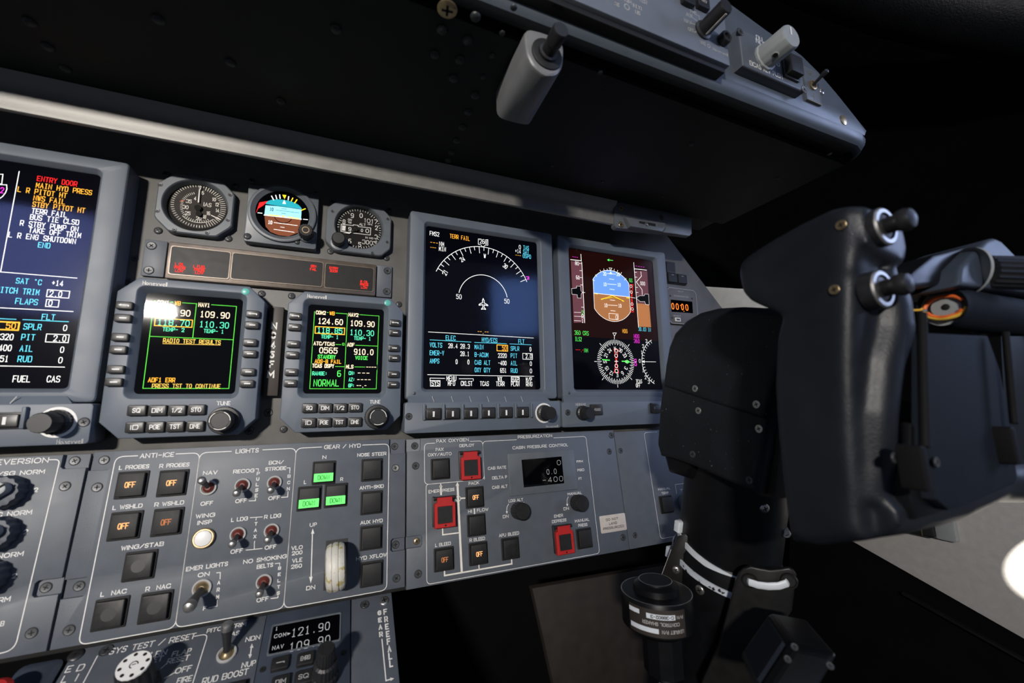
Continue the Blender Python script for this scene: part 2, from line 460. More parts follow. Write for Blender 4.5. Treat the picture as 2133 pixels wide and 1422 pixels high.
class Ink:
    """draws writing and lines on a plane of a frame; positions are read off the photo through Z"""
    def __init__(s, f, Z, n, it=3, mono=False, gap=3., sw=.5, hplane=None):
        s.f, s.Z, s.n, s.it, s.mono, s.gap, s.sw = f, Z, n, it, mono, gap, sw; s.b = MB()
    def p(s, x, y): return s.f.at(*s.Z(x, y), s.n)
    def t(s, m, t, xl, xr, yc, h, sw=None, **k):
        um, vm = s.p((xl+xr)/2, yc); u0 = s.p(xl, yc)[0]; u1 = s.p(xr, yc)[0]
        s.b.m(m).text(t, u0, u1, vm, h, s.n, sw or s.sw, s.it, s.mono, s.gap, **k); return s
    def l(s, m, pts, w=None, cap=True):
        s.b.m(m).line([s.p(*q) for q in pts], w or s.sw, s.n, cap); return s
    def box(s, m, x0, y0, x1, y1, w=None, fill=None):
        u0, v1 = s.p(x0, y0); u1, v0 = s.p(x1, y1)
        um = [(u0, v0), (u1, v0), (u1, v1), (u0, v1), (u0, v0)]
        if fill: s.b.m(fill).quad(u0, u1, v0, v1, s.n-.02)
        if m: s.b.m(m).line(um, w or s.sw, s.n)
        return s
    def poly(s, m, pts, dn=0.): s.b.m(m).poly([s.p(*q) for q in pts], s.n+dn); return s
    def obj(s, name, par): return s.b.obj(name, par, smooth=0)

# ================================================================== the cockpit shell
def slabbox(name, x0, x1, y0, y1, z0, z1, m):
    b = MB().m(m); b.loft([[(x0*1000, y0*1000, z*1000), (x1*1000, y0*1000, z*1000), (x1*1000, y1*1000, z*1000), (x0*1000, y1*1000, z*1000)] for z in (z0, z1)])
    return struct(b.obj(name))
slabbox('floor', -.9, .75, -.9, .16, -.72, -.70, 'dark_wall')
slabbox('wall_front', -1.2, 1.2, .16, .18, -.70, 1.6, 'dark_wall')
slabbox('wall_right', .74, .76, -.28, .16, -.70, 1.6, 'dark_wall')

# ================================================================== main instrument panel plate
pan, fp = thing('instrument_panel', 'grey main instrument panel plate behind the round gauges and displays', 'instrument panel', F0, 0, 0, -15)
# right edge slopes away under the shelf
e1 = fp.at(1397, 500); e2 = fp.at(1507, 645)
sl = (e2[0]-e1[0])/(e2[1]-e1[1])
poly = [(-420, -60), (e2[0]+sl*(-60-e2[1]), -60), (e1[0]+sl*(236-e1[1]), 236), (-420, 236)]
MB().m('plate_paint').slab(poly, -4, 0, .6).obj('panel_plate', pan)
for x, y in ((1110, 942),):
    screw(pan, *fp.at(*ZA(x, y)), 0, 2.2, flat=True)
for x, y in ((190, 133), (450, 152), (380, 1313), (85, 1320), (248, 1167), (1385, 225)):
    screw(pan, *fp.at(*ZC(x, y)), 0, 3.1, flat=(x == 248))
for x, y in ((1065, 1135), (905, 1195), (2050, 1175)):
    Z_ = ZA if y == 1135 else ZB
    screw(pan, *fp.at(*Z_(x, y)), 0, 3.1)
for x, y in ((118, 555), (695, 620), (750, 182), (180, 88), (1535, 725), (1995, 780), (2015, 385), (1550, 320)):
    screw(pan, *fp.at(*ZD(x, y)), 0, 3.1)
for x, y in ((1590, 1165),): pass

# ================================================================== large displays
UW, UH = 128.2, 170.0
def display(name, label, u, v, ctl=None):
    t, f = thing(name, label, 'display', F0, u, v, 0)
    o = lambda d, r=3: rr(-17.5-d, UW+18.5+d, -10.5-d, UH+12.5+d, r, 5)
    i = lambda d, r=4: rr(-d, UW+d, -d, UH+d, r, 5)
    b = MB().m('bezel_paint')
    b.loft([z3(o(0), -14), z3(o(0), 4.2), z3(o(-.6), 5.2), z3(o(-1.6), 5.6), z3(i(3.6), 5.6), z3(i(3.0), 5.3), z3(i(.6, 3), 1.4), z3(i(.3, 3), .4)], True, False)
    b.obj('bezel', t, smooth=22)
    s = MB().m('screen_glow').poly(i(.5, 3), 0).obj('screen', t, label='dark lit display screen')
    MB().m('display_glass').poly(i(.4, 3), 1.0).obj('glass', s)
    b = MB().m('screw_grey').lathe([(1.5, 5.6), (1.5, 5.9), (1.2, 6.1)], (-9.5, -4.5), 16).obj('light_sensor', t)
    return t, f, s
# ---- left: engine and crew alerting display
t_e, f_e, s_e = display('engine_display', 'leftmost large display listing red, amber and white alert messages ending in END', -389.5, 0)
k = Ink(f_e, ZA, .3, it=1, mono=True, gap=4, sw=.46)
for m, tx, xl, xr, y in (('px_red', 'ENTRY DOOR', 300, 640, 305), ('px_amber', 'MAIN HYD PRESS', 290, 763, 368), ('px_amber', 'L R PITOT HT', 140, 555, 397),
    ('px_amber', 'NWS FAIL', 272, 540, 458), ('px_amber', 'STBY PITOT HT', 262, 705, 520), ('px_white', 'TERR FAIL', 257, 555, 565), ('px_white', 'BUS TIE CLSD', 243, 655, 622),
    ('px_white', 'R STBY PUMP ON', 160, 650, 674), ('px_white', 'TAKE OFF TRIM', 232, 672, 728), ('px_white', 'L R ENG SHUTDOWN', 65, 630, 772), ('px_cyan', 'END', 312, 415, 832),
    ('px_cyan', 'SAT *C', 130, 345, 1130), ('px_white', '+14', 425, 522, 1143)):
    k.t(m, tx, xl, xr, y, 4.3)
k.l('px_white', [(158, 225), (5, 1050)], .5); k.l('px_white', [(-400, 1018), (632, 1102)], .5)
k.t('px_magenta', '2', 2, 32, 380, 4.6)
k.l('px_white', [(-200, 240), (24, 248), (14, 328), (-200, 318)], .5)
k.l('px_white', [(55, 335), (57, 370), (45, 400), (22, 430), (-20, 460), (-80, 480)], .5)
k.l('px_white', [(-160, 330), (55, 335)], .5)
k.Z = ZB
k.t('px_cyan', 'PITCH TRIM', -38, 328, 22, 4.5).box('px_white', 392, 12, 565, 82, .5).t('px_white', '2.0', 407, 512, 47, 4.6)
k.t('px_cyan', 'FLAPS', 125, 313, 110, 4.5).box('px_white', 384, 92, 478, 156, .5).t('px_white', '0', 398, 432, 122, 4.4)
k.l('px_white', [(-400, 140), (600, 192)], .5).t('px_cyan', 'FLT', 343, 455, 237, 4.4).l('px_cyan', [(190, 258), (562, 276)], .5).l('px_cyan', [(-300, 238), (130, 256)], .5)
for tx, xl, xr, y, vx0, vx1, val in (('SPLR', 193, 343, 317, 520, 553, '0'), ('PIT', 175, 290, 403, 440, 545, '2.0'), ('AIL', 163, 270, 496, 495, 528, '0'), ('RUD', 145, 265, 582, 480, 515, '0')):
    k.t('px_cyan', tx, xl, xr, y, 4.6); k.t('px_white', val, vx0, vx1, y+10, 4.6)
k.box('px_white', 384, 376, 560, 448, .5).box('px_amber', -110, 270, 148, 346, .9).t('px_amber', '50', 50, 130, 310, 4.6)
k.t('px_white', '2320', -35, 112, 400, 4.6).t('px_white', '-400', -50, 97, 490, 4.6).t('px_white', '651', -38, 72, 580, 4.6)
k.l('px_white', [(-400, 632), (530, 649)], .5).t('px_white', 'FUEL', 105, 250, 746, 4.8).t('px_white', 'CAS', 385, 495, 747, 4.8)
k.obj('readout', s_e)

# ---- multifunction display
t_m, f_m, s_m = display('multifunction_display', 'large display showing a compass arc and a white aeroplane outline', 0, 0)
k = Ink(f_m, ZE, .3, it=1, mono=True, gap=4, sw=.46)
A = lambda m, t, xl, xr, y, h=4.9: k.t(m, t, xl, xr, y, h)
for a in (('px_white', 'FMS2', 163, 222, 168), ('px_amber', 'TERR FAIL', 287, 410, 190), ('px_white', '268', 472, 517, 216, 5.4), ('px_white', 'NM', 222, 252, 231), ('px_white', 'MIN', 220, 263, 262),
    ('px_white', '0', 713, 725, 250), ('px_cyan', 'TAS', 740, 775, 254), ('px_white', '+14', 690, 725, 275), ('px_cyan', 'SAT', 740, 775, 280), ('px_cyan', 'GSPD', 737, 788, 307),
    ('px_cyan', 'ELEC', 262, 322, 810), ('px_cyan', 'HYD/ECS', 485, 580, 824), ('px_cyan', 'FLT', 710, 747, 832),
    ('px_cyan', 'VOLTS', 163, 240, 854), ('px_white', '28.4', 278, 335, 859), ('px_white', '28.3', 352, 410, 862), ('px_cyan', 'MAIN', 440, 495, 866), ('px_amber', '50', 610, 637, 873), ('px_cyan', 'SPLR', 663, 715, 876), ('px_white', '0', 779, 790, 880),
    ('px_cyan', 'EMER-V', 163, 252, 903), ('px_white', '28.1', 352, 407, 908), ('px_cyan', 'B-ACUM', 440, 525, 914), ('px_white', '2320', 585, 638, 919), ('px_cyan', 'PIT', 663, 703, 920), ('px_white', '2.0', 755, 793, 923),
    ('px_cyan', 'AMPS', 163, 222, 952), ('px_white', '0', 323, 335, 957), ('px_white', '0', 396, 408, 959), ('px_cyan', 'CAB ALT', 440, 537, 962), ('px_white', '-400', 585, 637, 965), ('px_cyan', 'AIL', 663, 703, 966), ('px_white', '0', 781, 793, 969),
    ('px_cyan', 'OXY QTY', 440, 537, 1008), ('px_white', '651', 598, 637, 1011), ('px_cyan', 'RUD', 663, 705, 1012), ('px_white', '0', 781, 794, 1014),
    ('px_white', 'MENU', 267, 327, 1060), ('px_white', 'SYS', 175, 222, 1090), ('px_white', 'MFD', 275, 320, 1090), ('px_white', 'CKLST', 355, 427, 1091), ('px_white', 'TCAS', 473, 528, 1092), ('px_white', 'WX', 583, 610, 1063),
    ('px_white', 'TERR', 572, 625, 1093), ('px_white', 'MAP', 670, 713, 1066), ('px_white', 'PLAN', 665, 717, 1094), ('px_white', 'M/P', 757, 793, 1067), ('px_white', 'RNG', 757, 796, 1095),
    ('px_white', '50', 327, 360, 556, 5.2), ('px_white', '50', 624, 655, 584, 5.2)): A(*a)
for a in ((165, 215, 223), (165, 203, 253)): k.t('px_amber', '---', a[0], a[1], a[2], 4.9)
k.t('px_amber', '---', 691, 727, 301, 4.9).t('px_amber', '--.--', 458, 527, 772, 4.9)
W_ = 'px_white'
k.l(W_, [(155, 773), (803, 811)]).l('px_cyan', [(165, 822), (418, 836)]).l('px_cyan', [(440, 838), (637, 846)]).l('px_cyan', [(657, 847), (790, 853)]).l(W_, [(150, 1037), (805, 1047)])
k.box('px_amber', 578, 853, 644, 892, .8).box(W_, 737, 905, 798, 943).box(W_, 168, 1073, 227, 1108).box(W_, 666, 1051, 716, 1081)
k.l(W_, [(165, 1075), (165, 1058), (255, 1060)]).l(W_, [(345, 1062), (432, 1062), (432, 1075)])
k.l(W_, [(472, 200), (463, 200), (463, 233), (478, 236), (491, 250), (507, 238), (522, 239), (522, 204), (514, 204)])
def circ3(p, q, r):
    ax, ay = p; bx, by = q; cx, cy = r; d = 2*(ax*(by-cy)+bx*(cy-ay)+cx*(ay-by))
    ux = ((ax*ax+ay*ay)*(by-cy)+(bx*bx+by*by)*(cy-ay)+(cx*cx+cy*cy)*(ay-by))/d
    uy = ((ax*ax+ay*ay)*(cx-bx)+(bx*bx+by*by)*(ax-cx)+(cx*cx+cy*cy)*(bx-ax))/d
    return (ux, uy), math.dist((ux, uy), p)
ang = lambda c, p: math.degrees(math.atan2(p[1]-c[1], p[0]-c[0]))
p0, p1, p2 = k.p(203, 400), k.p(490, 249), k.p(763, 465)
c, r = circ3(p0, p1, p2); a0, a1 = ang(c, p0), ang(c, p2)
k.b.m(W_).arc(c, r, a0, a1, .6, .3, 60)
nt = 22
for q in range(nt+1):
    a = math.radians(a0-4+(a1+3-a0+4)*q/nt); l = 7.5 if q % 2 == 0 else 4.2
    k.b.line([(c[0]+r*math.cos(a), c[1]+r*math.sin(a)), (c[0]+(r-l)*math.cos(a), c[1]+(r-l)*math.sin(a))], .55, .3)
for tx, x, y in (('24', 365, 325), ('W', 503, 305), ('30', 630, 368), ('21', 258, 408)):
    q = k.p(x, y); a = math.radians(ang(c, q)-90); w = 5 if len(tx) > 1 else 2.6
    k.b.m(W_).text(tx, q[0]-w/2, q[0]+w/2, q[1], 5.2, .3, .55, 1, False, 4, rot=a)
p0, p1, p2 = k.p(344, 532), k.p(492, 422), k.p(641, 560)
c2, r2 = circ3(p0, p1, p2); k.b.arc(c2, r2, ang(c2, p0), ang(c2, p2), .6, .3, 50)
k.l(W_, [(493, 568), (499, 580), (499, 594), (521, 607), (521, 612), (499, 606), (499, 622), (508, 632), (508, 635), (495, 631), (483, 634), (483, 630), (491, 622), (490, 605), (468, 609), (468, 603), (489, 592), (488, 579), (493, 568)], .7)
k.l('px_magenta', [(757, 433), (774, 433), (764, 450), (776, 447), (774, 433)], .7)
k.obj('readout', s_m)

# ---- primary flight display
t_p, f_p, s_p = display('flight_display', 'large display with a blue over brown horizon and a compass rose', 171.5, 0)
k = Ink(f_p, ZF, .3, it=1, mono=True, gap=4, sw=.46)
k.b.m('px_maroon').quad(.3, UW-.3, 62, UH-.3, .08)
# speed tape
k.poly('px_tape', [(166, 215), (242, 222), (262, 648), (187, 650)], -.1); k.l(W_, [(243, 222), (264, 650)], .7)
k.l(W_, [(165, 205), (240, 213), (237, 168)], .8)
k.t('px_magenta', '---', 175, 217, 187, 4.6).t(W_, '80', 196, 222, 231, 4.8).t(W_, '60', 203, 228, 331, 4.8)
for y in (231, 282, 331, 383, 540): k.l(W_, [(226+.05*(y-231), y), (242+.05*(y-231), y+1)], .5)
k.poly('screen_black', [(172, 410), (208, 406), (206, 393), (233, 394), (237, 425), (247, 436), (238, 448), (238, 476), (214, 474), (212, 452), (175, 448)], .02)
k.l(W_, [(172, 410), (208, 406), (206, 393), (233, 394), (237, 425), (247, 436), (238, 448), (238, 476), (214, 474), (212, 452), (175, 448), (172, 410)], .6).l(W_, [(247, 436), (266, 437)], .5)
for tx, m, y in (('2', 'px_green', 578), ('R', W_, 606), ('1', W_, 637)):
    k.t(m, tx, 242, 256, y, 4.6); k.l(W_, [(190, y-2), (238, y)], .4)
# horizon ball
cb = k.p(457, 459); a_ = (k.p(583, 462)[0]-k.p(331, 455)[0])/2; b_ = (k.p(452, 280)[1]-k.p(463, 638)[1])/2
th0 = math.acos(min(.99, a_/b_))
hz = k.p(457, 455)[1]-cb[1]
top = [(cb[0]+b_*math.cos(th0+(math.pi-2*th0)*i/24), cb[1]+b_*math.sin(th0+(math.pi-2*th0)*i/24)) for i in range(25)]
bot = [(x, 2*cb[1]-y) for x, y in top]
k.b.m('px_sky').poly([(cb[0]-a_, cb[1]+hz), (cb[0]+a_, cb[1]+hz)]+top, .15)
k.b.m('px_ground').poly([(cb[0]+a_, cb[1]+hz), (cb[0]-a_, cb[1]+hz)]+bot[::-1], .15)
k.b.m(W_).line(top+bot[::-1]+[top[0]], .55, .3)
k.b.line([(cb[0]-a_, cb[1]+hz), (cb[0]+a_, cb[1]+hz)], .6, .3)
for y, w_, nm in ((305, 60, '20'), (343, 32, ''), (379, 64, '10'), (415, 32, ''), (491, 32, ''), (527, 64, '10'), (566, 32, '')):
    xc = 452+(y-305)*.045; k.l(W_, [(xc-w_/2, y-2), (xc+w_/2, y+2)], .55)
    if nm:
        k.t(W_, nm, xc-w_/2-28, xc-w_/2-6, y, 4.8, .5); k.t(W_, nm, xc+w_/2+7, xc+w_/2+29, y+3, 4.8, .5)
k.l('px_yellow', [(378, 485), (458, 458), (541, 499), (458, 470), (378, 485)], .9).l('screen_black', [(398, 483), (458, 468), (522, 493)], .8)
k.l('px_yellow', [(334, 443), (354, 447)], 1.0).l('px_yellow', [(560, 474), (580, 476)], 1.0)
k.box(W_, 435, 583, 501, 628).t(W_, '0', 482, 496, 611, 6)
k.l(W_, [(435, 263), (456, 265), (446, 281), (435, 263)], .5).poly(W_, [(439, 306), (447, 287), (457, 306)])
for x, y, x2, y2 in ((372, 278, 378, 292), (398, 270, 402, 283), (422, 270, 424, 280), (473, 272, 471, 283), (497, 280, 493, 292), (524, 295, 516, 310), (320, 346, 334, 354), (340, 312, 350, 324), (556, 338, 544, 348)):
    k.l(W_, [(x, y), (x2, y2)], .55)
k.l('px_green', [(425, 207), (462, 211)], .8).poly('px_green', [(423, 207), (437, 198), (436, 218)])
# glideslope scale
k.t('px_green', 'GS', 577, 600, 351, 4.8)
k.l('px_red', [(580, 380), (606, 382)], .7).l('px_red', [(584, 384), (596, 475), (589, 568)], .7).l('px_red', [(604, 384), (597, 475), (608, 570)], .7).l('px_red', [(586, 572), (610, 574)], .7)
for y in (393, 434, 518, 553):
    q = k.p(590+(y-393)*.06, y); k.b.m(W_).line(circ(q, 1.7, 14)+[(q[0]+1.7, q[1])], .5, .34)
k.l(W_, [(586, 470), (620, 476)], .5)
# altitude tape
k.poly('px_tape', [(614, 282), (705, 287), (719, 520), (629, 512)], -.1).poly('px_tapebrown', [(629, 512), (719, 520), (733, 682), (643, 678)], -.1)
k.l(W_, [(610, 226), (643, 680)], .7).l(W_, [(614, 270), (700, 279)], .8).t('px_magenta', '----', 622, 686, 254, 4.6).t(W_, '000', 656, 690, 373, 5)
for y in (293, 328, 400, 436): k.l(W_, [(615+.07*(y-282), y), (630+.07*(y-282), y+1)], .5)
k.l(W_, [(660, 290), (664, 322), (628, 362), (668, 416), (670, 452)], .7)
k.poly('screen_black', [(628, 476), (652, 460), (684, 460), (690, 448), (714, 450), (718, 522), (694, 520), (688, 500), (655, 500)], .02)
k.l(W_, [(628, 476), (652, 460), (684, 460), (690, 448), (714, 450), (718, 522), (694, 520), (688, 500), (655, 500), (628, 476)], .7).t(W_, '-3', 660, 684, 481, 5).t(W_, '0', 698, 711, 470, 4).t(W_, '2', 698, 712, 500, 4)
k.t('px_cyan', '30.03 IN', 643, 730, 697, 4.8)
# lower part
k.t('px_green', '360 CRS', 192, 292, 722, 5.2).t('px_green', 'ILS2', 195, 243, 765, 5.2).t('px_green', 'NM', 260, 287, 845, 4.8).t('px_red', '---.-', 200, 256, 841, 4.8)
k.t('px_amber', 'HDG', 530, 565, 709, 5).t('px_magenta', 'HDG', 611, 648, 745, 5).t('px_magenta', '360', 611, 651, 779, 5).t(W_, 'TCAS', 625, 668, 1063, 4.8).t(W_, 'OFF', 625, 657, 1092, 4.8)
ch = k.p(485, 925); rh = (k.p(613, 928)[0]-k.p(353, 912)[0])/2
k.b.m(W_)
for q in range(72):
    a = math.radians(q*5); l = 4.4 if q % 2 else 6.2
    k.b.line([(ch[0]+rh*math.cos(a), ch[1]+rh*math.sin(a)), (ch[0]+(rh-l)*math.cos(a), ch[1]+(rh-l)*math.sin(a))], .6, .3)
for q in range(8):
    a = math.radians(q*45+1); k.b.line([(ch[0]+(rh+4)*math.cos(a), ch[1]+(rh+4)*math.sin(a)), (ch[0]+(rh+.6)*math.cos(a), ch[1]+(rh+.6)*math.sin(a))], .6, .3)
for q, tx in enumerate(('W', '30', '33', 'N', '3', '6', 'E', '12', '15', 'S', '21', '24')):
    a = math.radians(92-q*30); x, y = ch[0]+(rh-11)*math.cos(a), ch[1]+(rh-11)*math.sin(a); w_ = 5.2 if len(tx) > 1 else 2.8
    k.b.text(tx, x-w_/2, x+w_/2, y, 5, .3, .5, 1, False, 4, rot=a-math.pi/2)
k.l(W_, [(462, 722), (487, 722), (474, 745), (462, 722)], .5)
k.l('px_red', [(471, 835), (485, 925), (473, 1000)], .7).l('px_red', [(499, 838), (487, 925), (503, 1002)], .7)
for y in (846, 882, 954, 990):
    q = k.p(485+(y-846)*.02, y); k.b.m(W_).line(circ(q, 2.2, 14)+[(q[0]+2.2, q[1])], .6, .34)
k.l('px_red', [(467, 838), (500, 840)], .6).l('px_red', [(470, 1000), (505, 1002)], .6)
k.l('px_green', [(390, 910), (438, 914)], 1.3).l('px_green', [(528, 921), (566, 924)], 1.3).poly('px_green', [(560, 910), (585, 926), (560, 940)])
k.l(W_, [(476, 922), (498, 922)], .7).l(W_, [(487, 914), (487, 932)], .7)
k.l('px_magenta', [(614, 908), (626, 906), (628, 918), (620, 928), (630, 940), (628, 954), (618, 952), (614, 908)], .7)
p0, p1, p2 = k.p(735, 772), k.p(668, 922), k.p(756, 1080)
c3, r3 = circ3(p0, p1, p2); b0, b1 = ang(c3, p0), ang(c3, p2)
b1 = b1+360 if b1 < 0 else b1
k.b.m(W_).arc(c3, r3, b0, b1, .6, .3, 50)
for q in range(17):
    a = math.radians(b0+(b1-b0)*(q+.5)/17); k.b.line([(c3[0]+r3*math.cos(a), c3[1]+r3*math.sin(a)), (c3[0]+(r3-3.6)*math.cos(a), c3[1]+(r3-3.6)*math.sin(a))], .5, .3)
for tx, x, y in (('3', 699, 779), ('2', 676, 815), ('1', 666, 858), ('0', 652, 919), ('1', 676, 985), ('2', 693, 1035), ('3', 716, 1067)): k.t(W_, tx, x-6, x+6, y, 4.6)
k.l(W_, [(682, 925), (765, 926)], .5).poly(W_, [(668, 923), (686, 914), (686, 934)])
k.obj('readout', s_p)

# ---- bezel controllers under the displays (part of each display unit)
def controller(t, f, uL, uR, vT, vB, h=9.0):
    b = MB().m('bezel_paint')
    prof = [(vT+6, 5.0), (vT, h), (vB+1, h), (vB, h-1)]
    b.slab(rr(uL, uR, vB, vT, 2.5, 5), -13, h, .7)
    b.loft([[(uL+3, vT-.3, 4), (uR-12, vT-.3, 4), (uR-12, vT-.3, h), (uL+3, vT-.3, h)], [(uL+3, vT+5.5, 4), (uR-17, vT+5.5, 4), (uR-17, vT+5.5, 5.7), (uL+3, vT+5.5, 5.7)]])
    return b.obj('control_bezel', t)
def rocker_key(t, u, v, h, w=14.5, hh=9.5):
    if 'rk' not in CACHE:
        CACHE['rk'] = MB().m('black_plastic').slab(rr(-w/2-1, w/2+1, -hh/2-1, hh/2+1, 1), 0, 1.2, .4).mesh('display_key')
        CACHE['rkc'] = MB().m('key_plastic').slab(rr(-w/2+.4, w/2-.4, -hh/2+.4, hh/2-.4, 1), 1, 3.6, .6).m('white_paint').quad(-.9, .9, -2.6, 2.6, 3.66).mesh('cap')
    o = part('display_key', CACHE['rk'], t, (u, v, h)); part('cap', CACHE['rkc'], o); return o
def small_knob(t, u, v, h, r=7.2, l=17, ring=True):
    kk = ('sk', r, l)
    if kk not in CACHE:
        CACHE[kk] = MB().m('black_plastic').lathe([(r*1.18, 0), (r*1.18, 4), (r*.95, 5), (r*.93, l-1, .02), (r*.86, l, 0.)], seg=60, flute=.03, nfl=20).mesh('control_knob')
        CACHE[(kk, 'r')] = MB().m('white_paint').loft([z3(circ((0, 0), r*1.5, 40), .12), z3(circ((0, 0), r*1.24, 40), .12)], False, False).mesh('index_ring')
    o = part('control_knob', CACHE[kk], t, (u, v, h))
    if ring: part('index_ring', CACHE[(kk, 'r')], o)
    return o
H9 = 9.0
# MFD controller
uL, vB = f_m.at(842, 902, H9); uR, vT = f_m.at(1167, 838, H9)
vT = f_m.at(1000, 836, H9)[1]; vB = f_m.at(1000, 897, H9)[1]
controller(t_m, f_m, uL, uR, vT, vB)
k = Ink(f_m, ZE, H9+.1, sw=.5)
ks = [(185, 1280), (303, 1278), (415, 1276), (524, 1273), (632, 1271), (733, 1269)]
for x, y in ks: rocker_key(t_m, *f_m.at(*ZE(x, y), H9+1.5), H9)
rb = MB().m('bezel_paint')
for x in (127, 246, 363, 473, 582, 689, 786):
    u = f_m.at(*ZE(x, 1260), H9)[0]; rb.slab(rr(u-1.2, u+1.2, vB+12, vT-2, .6, 3), H9-.5, H9+3, .5)
rb.obj('key_divider', t_m)
for (x, y) in ks: k.l('dim_paint', [(x-6, 1172), (x+4, 1203)], .6)
k.t('dim_paint', 'Honeywell', 880, 955, 1355, 2.6, .45)
k.obj('lettering', t_m)
small_knob(t_m, *f_m.at(*ZE(868, 1273), H9), H9, 7.0, 17)
screw(t_m, *f_m.at(*ZE(35, 1295), H9), H9, 2.9, flat=True)
# PFD controller
v_T = f_p.at(1250, 836, H9)[1]; v_B = f_p.at(1280, 886, H9)[1]; uL = f_p.at(1171, 860, H9)[0]
controller(t_p, f_p, uL, UW+19, v_T, v_B)
small_knob(t_p, *f_p.at(*ZF(245, 1285), H9), H9, 6.6, 17, False)
for x, y, tx in ((345, 1262, '/BARO'), (765, 1250, 'STD')):
    u, v = f_p.at(*ZF(x, y), H9+1)
    MB().m('key_plastic').slab(rr(u-8, u+8, v-6, v+6, 1.4), H9-.5, H9+3, .7).m('dim_paint').text(tx, u-4.5, u+4.5, v, 3, H9+3.06, .5).obj('push_key', t_p)
k = Ink(f_p, ZF, H9+.1, sw=.45); k.t('dim_paint', 'MINIMUMS', 199, 272, 1226, 3); k.obj('lettering', t_p)
screw(t_p, *f_p.at(*ZF(145, 1283), H9), H9, 2.9, flat=True)
# engine display controller
vT = f_e.at(*ZB(400, 950), H9)[1]; vB = f_e.at(*ZB(300, 1296), H9)[1]; uR = f_e.at(*ZB(752, 1100), H9)[0]
controller(t_e, f_e, -20, uR, vT, vB)
small_knob(t_e, *f_e.at(*ZB(470, 1102), H9), H9, 7.2, 19)
u, v = f_e.at(*ZB(52, 1090), H9+1.5); rocker_key(t_e, u, v, H9, 14.5, 9.5)
u2 = f_e.at(*ZB(208, 1070), H9)[0]; MB().m('bezel_paint').slab(rr(u2-1.2, u2+1.2, vB+12, vT-2, .6, 3), H9-.5, H9+3, .5).obj('key_divider', t_e)
k = Ink(f_e, ZB, H9+.1, sw=.45); k.t('dim_paint', 'Honeywell', 465, 683, 1262, 3.2, .4).l('dim_paint', [(85, 945), (135, 893)], .6); k.obj('lettering', t_e)
screw(t_e, *f_e.at(*ZB(692, 1102), H9), H9, 3.0, flat=True)

# ================================================================== radio tuning units
RW, RH = 56.4, 70.3
HB = 7.0
fr2 = F0.sub(-100.5, 0, 0)
kC = lambda x, y, h=HB: fr2.at(*ZC(x, y), h)
def octa(d=0.):
    P = [kC(490, 1335), kC(1272, 1322), kC(1405, 1190), kC(1414, 282), kC(1330, 180), kC(562, 102), kC(420, 207), kC(345, 1200)]
    xL = (P[6][0]+P[7][0])/2; xR = (P[2][0]+P[3][0])/2; yb = (P[0][1]+P[1][1])/2; yt = (P[4][1]+P[5][1])/2
    c = (P[0][0]-xL + xR-P[1][0] + P[2][1]-yb + yt-P[3][1] + yt-P[6][1] + P[5][0]-xL)/6
    return xL, xR, yb, yt, c
OX = octa()
KEYS = [(482, 328), (476, 424), (465, 570), (457, 665), (448, 815), (440, 912), (1350, 387), (1347, 472), (1340, 606), (1342, 693), (1337, 833), (1333, 923)]
FKEYS = [('SQ', 605, 1127), ('DIM', 742, 1127), ('1/2', 873, 1126), ('STO', 1003, 1122), ('ID', 598, 1255), ('PGE', 733, 1253), ('TST', 866, 1250), ('DME', 1000, 1248)]
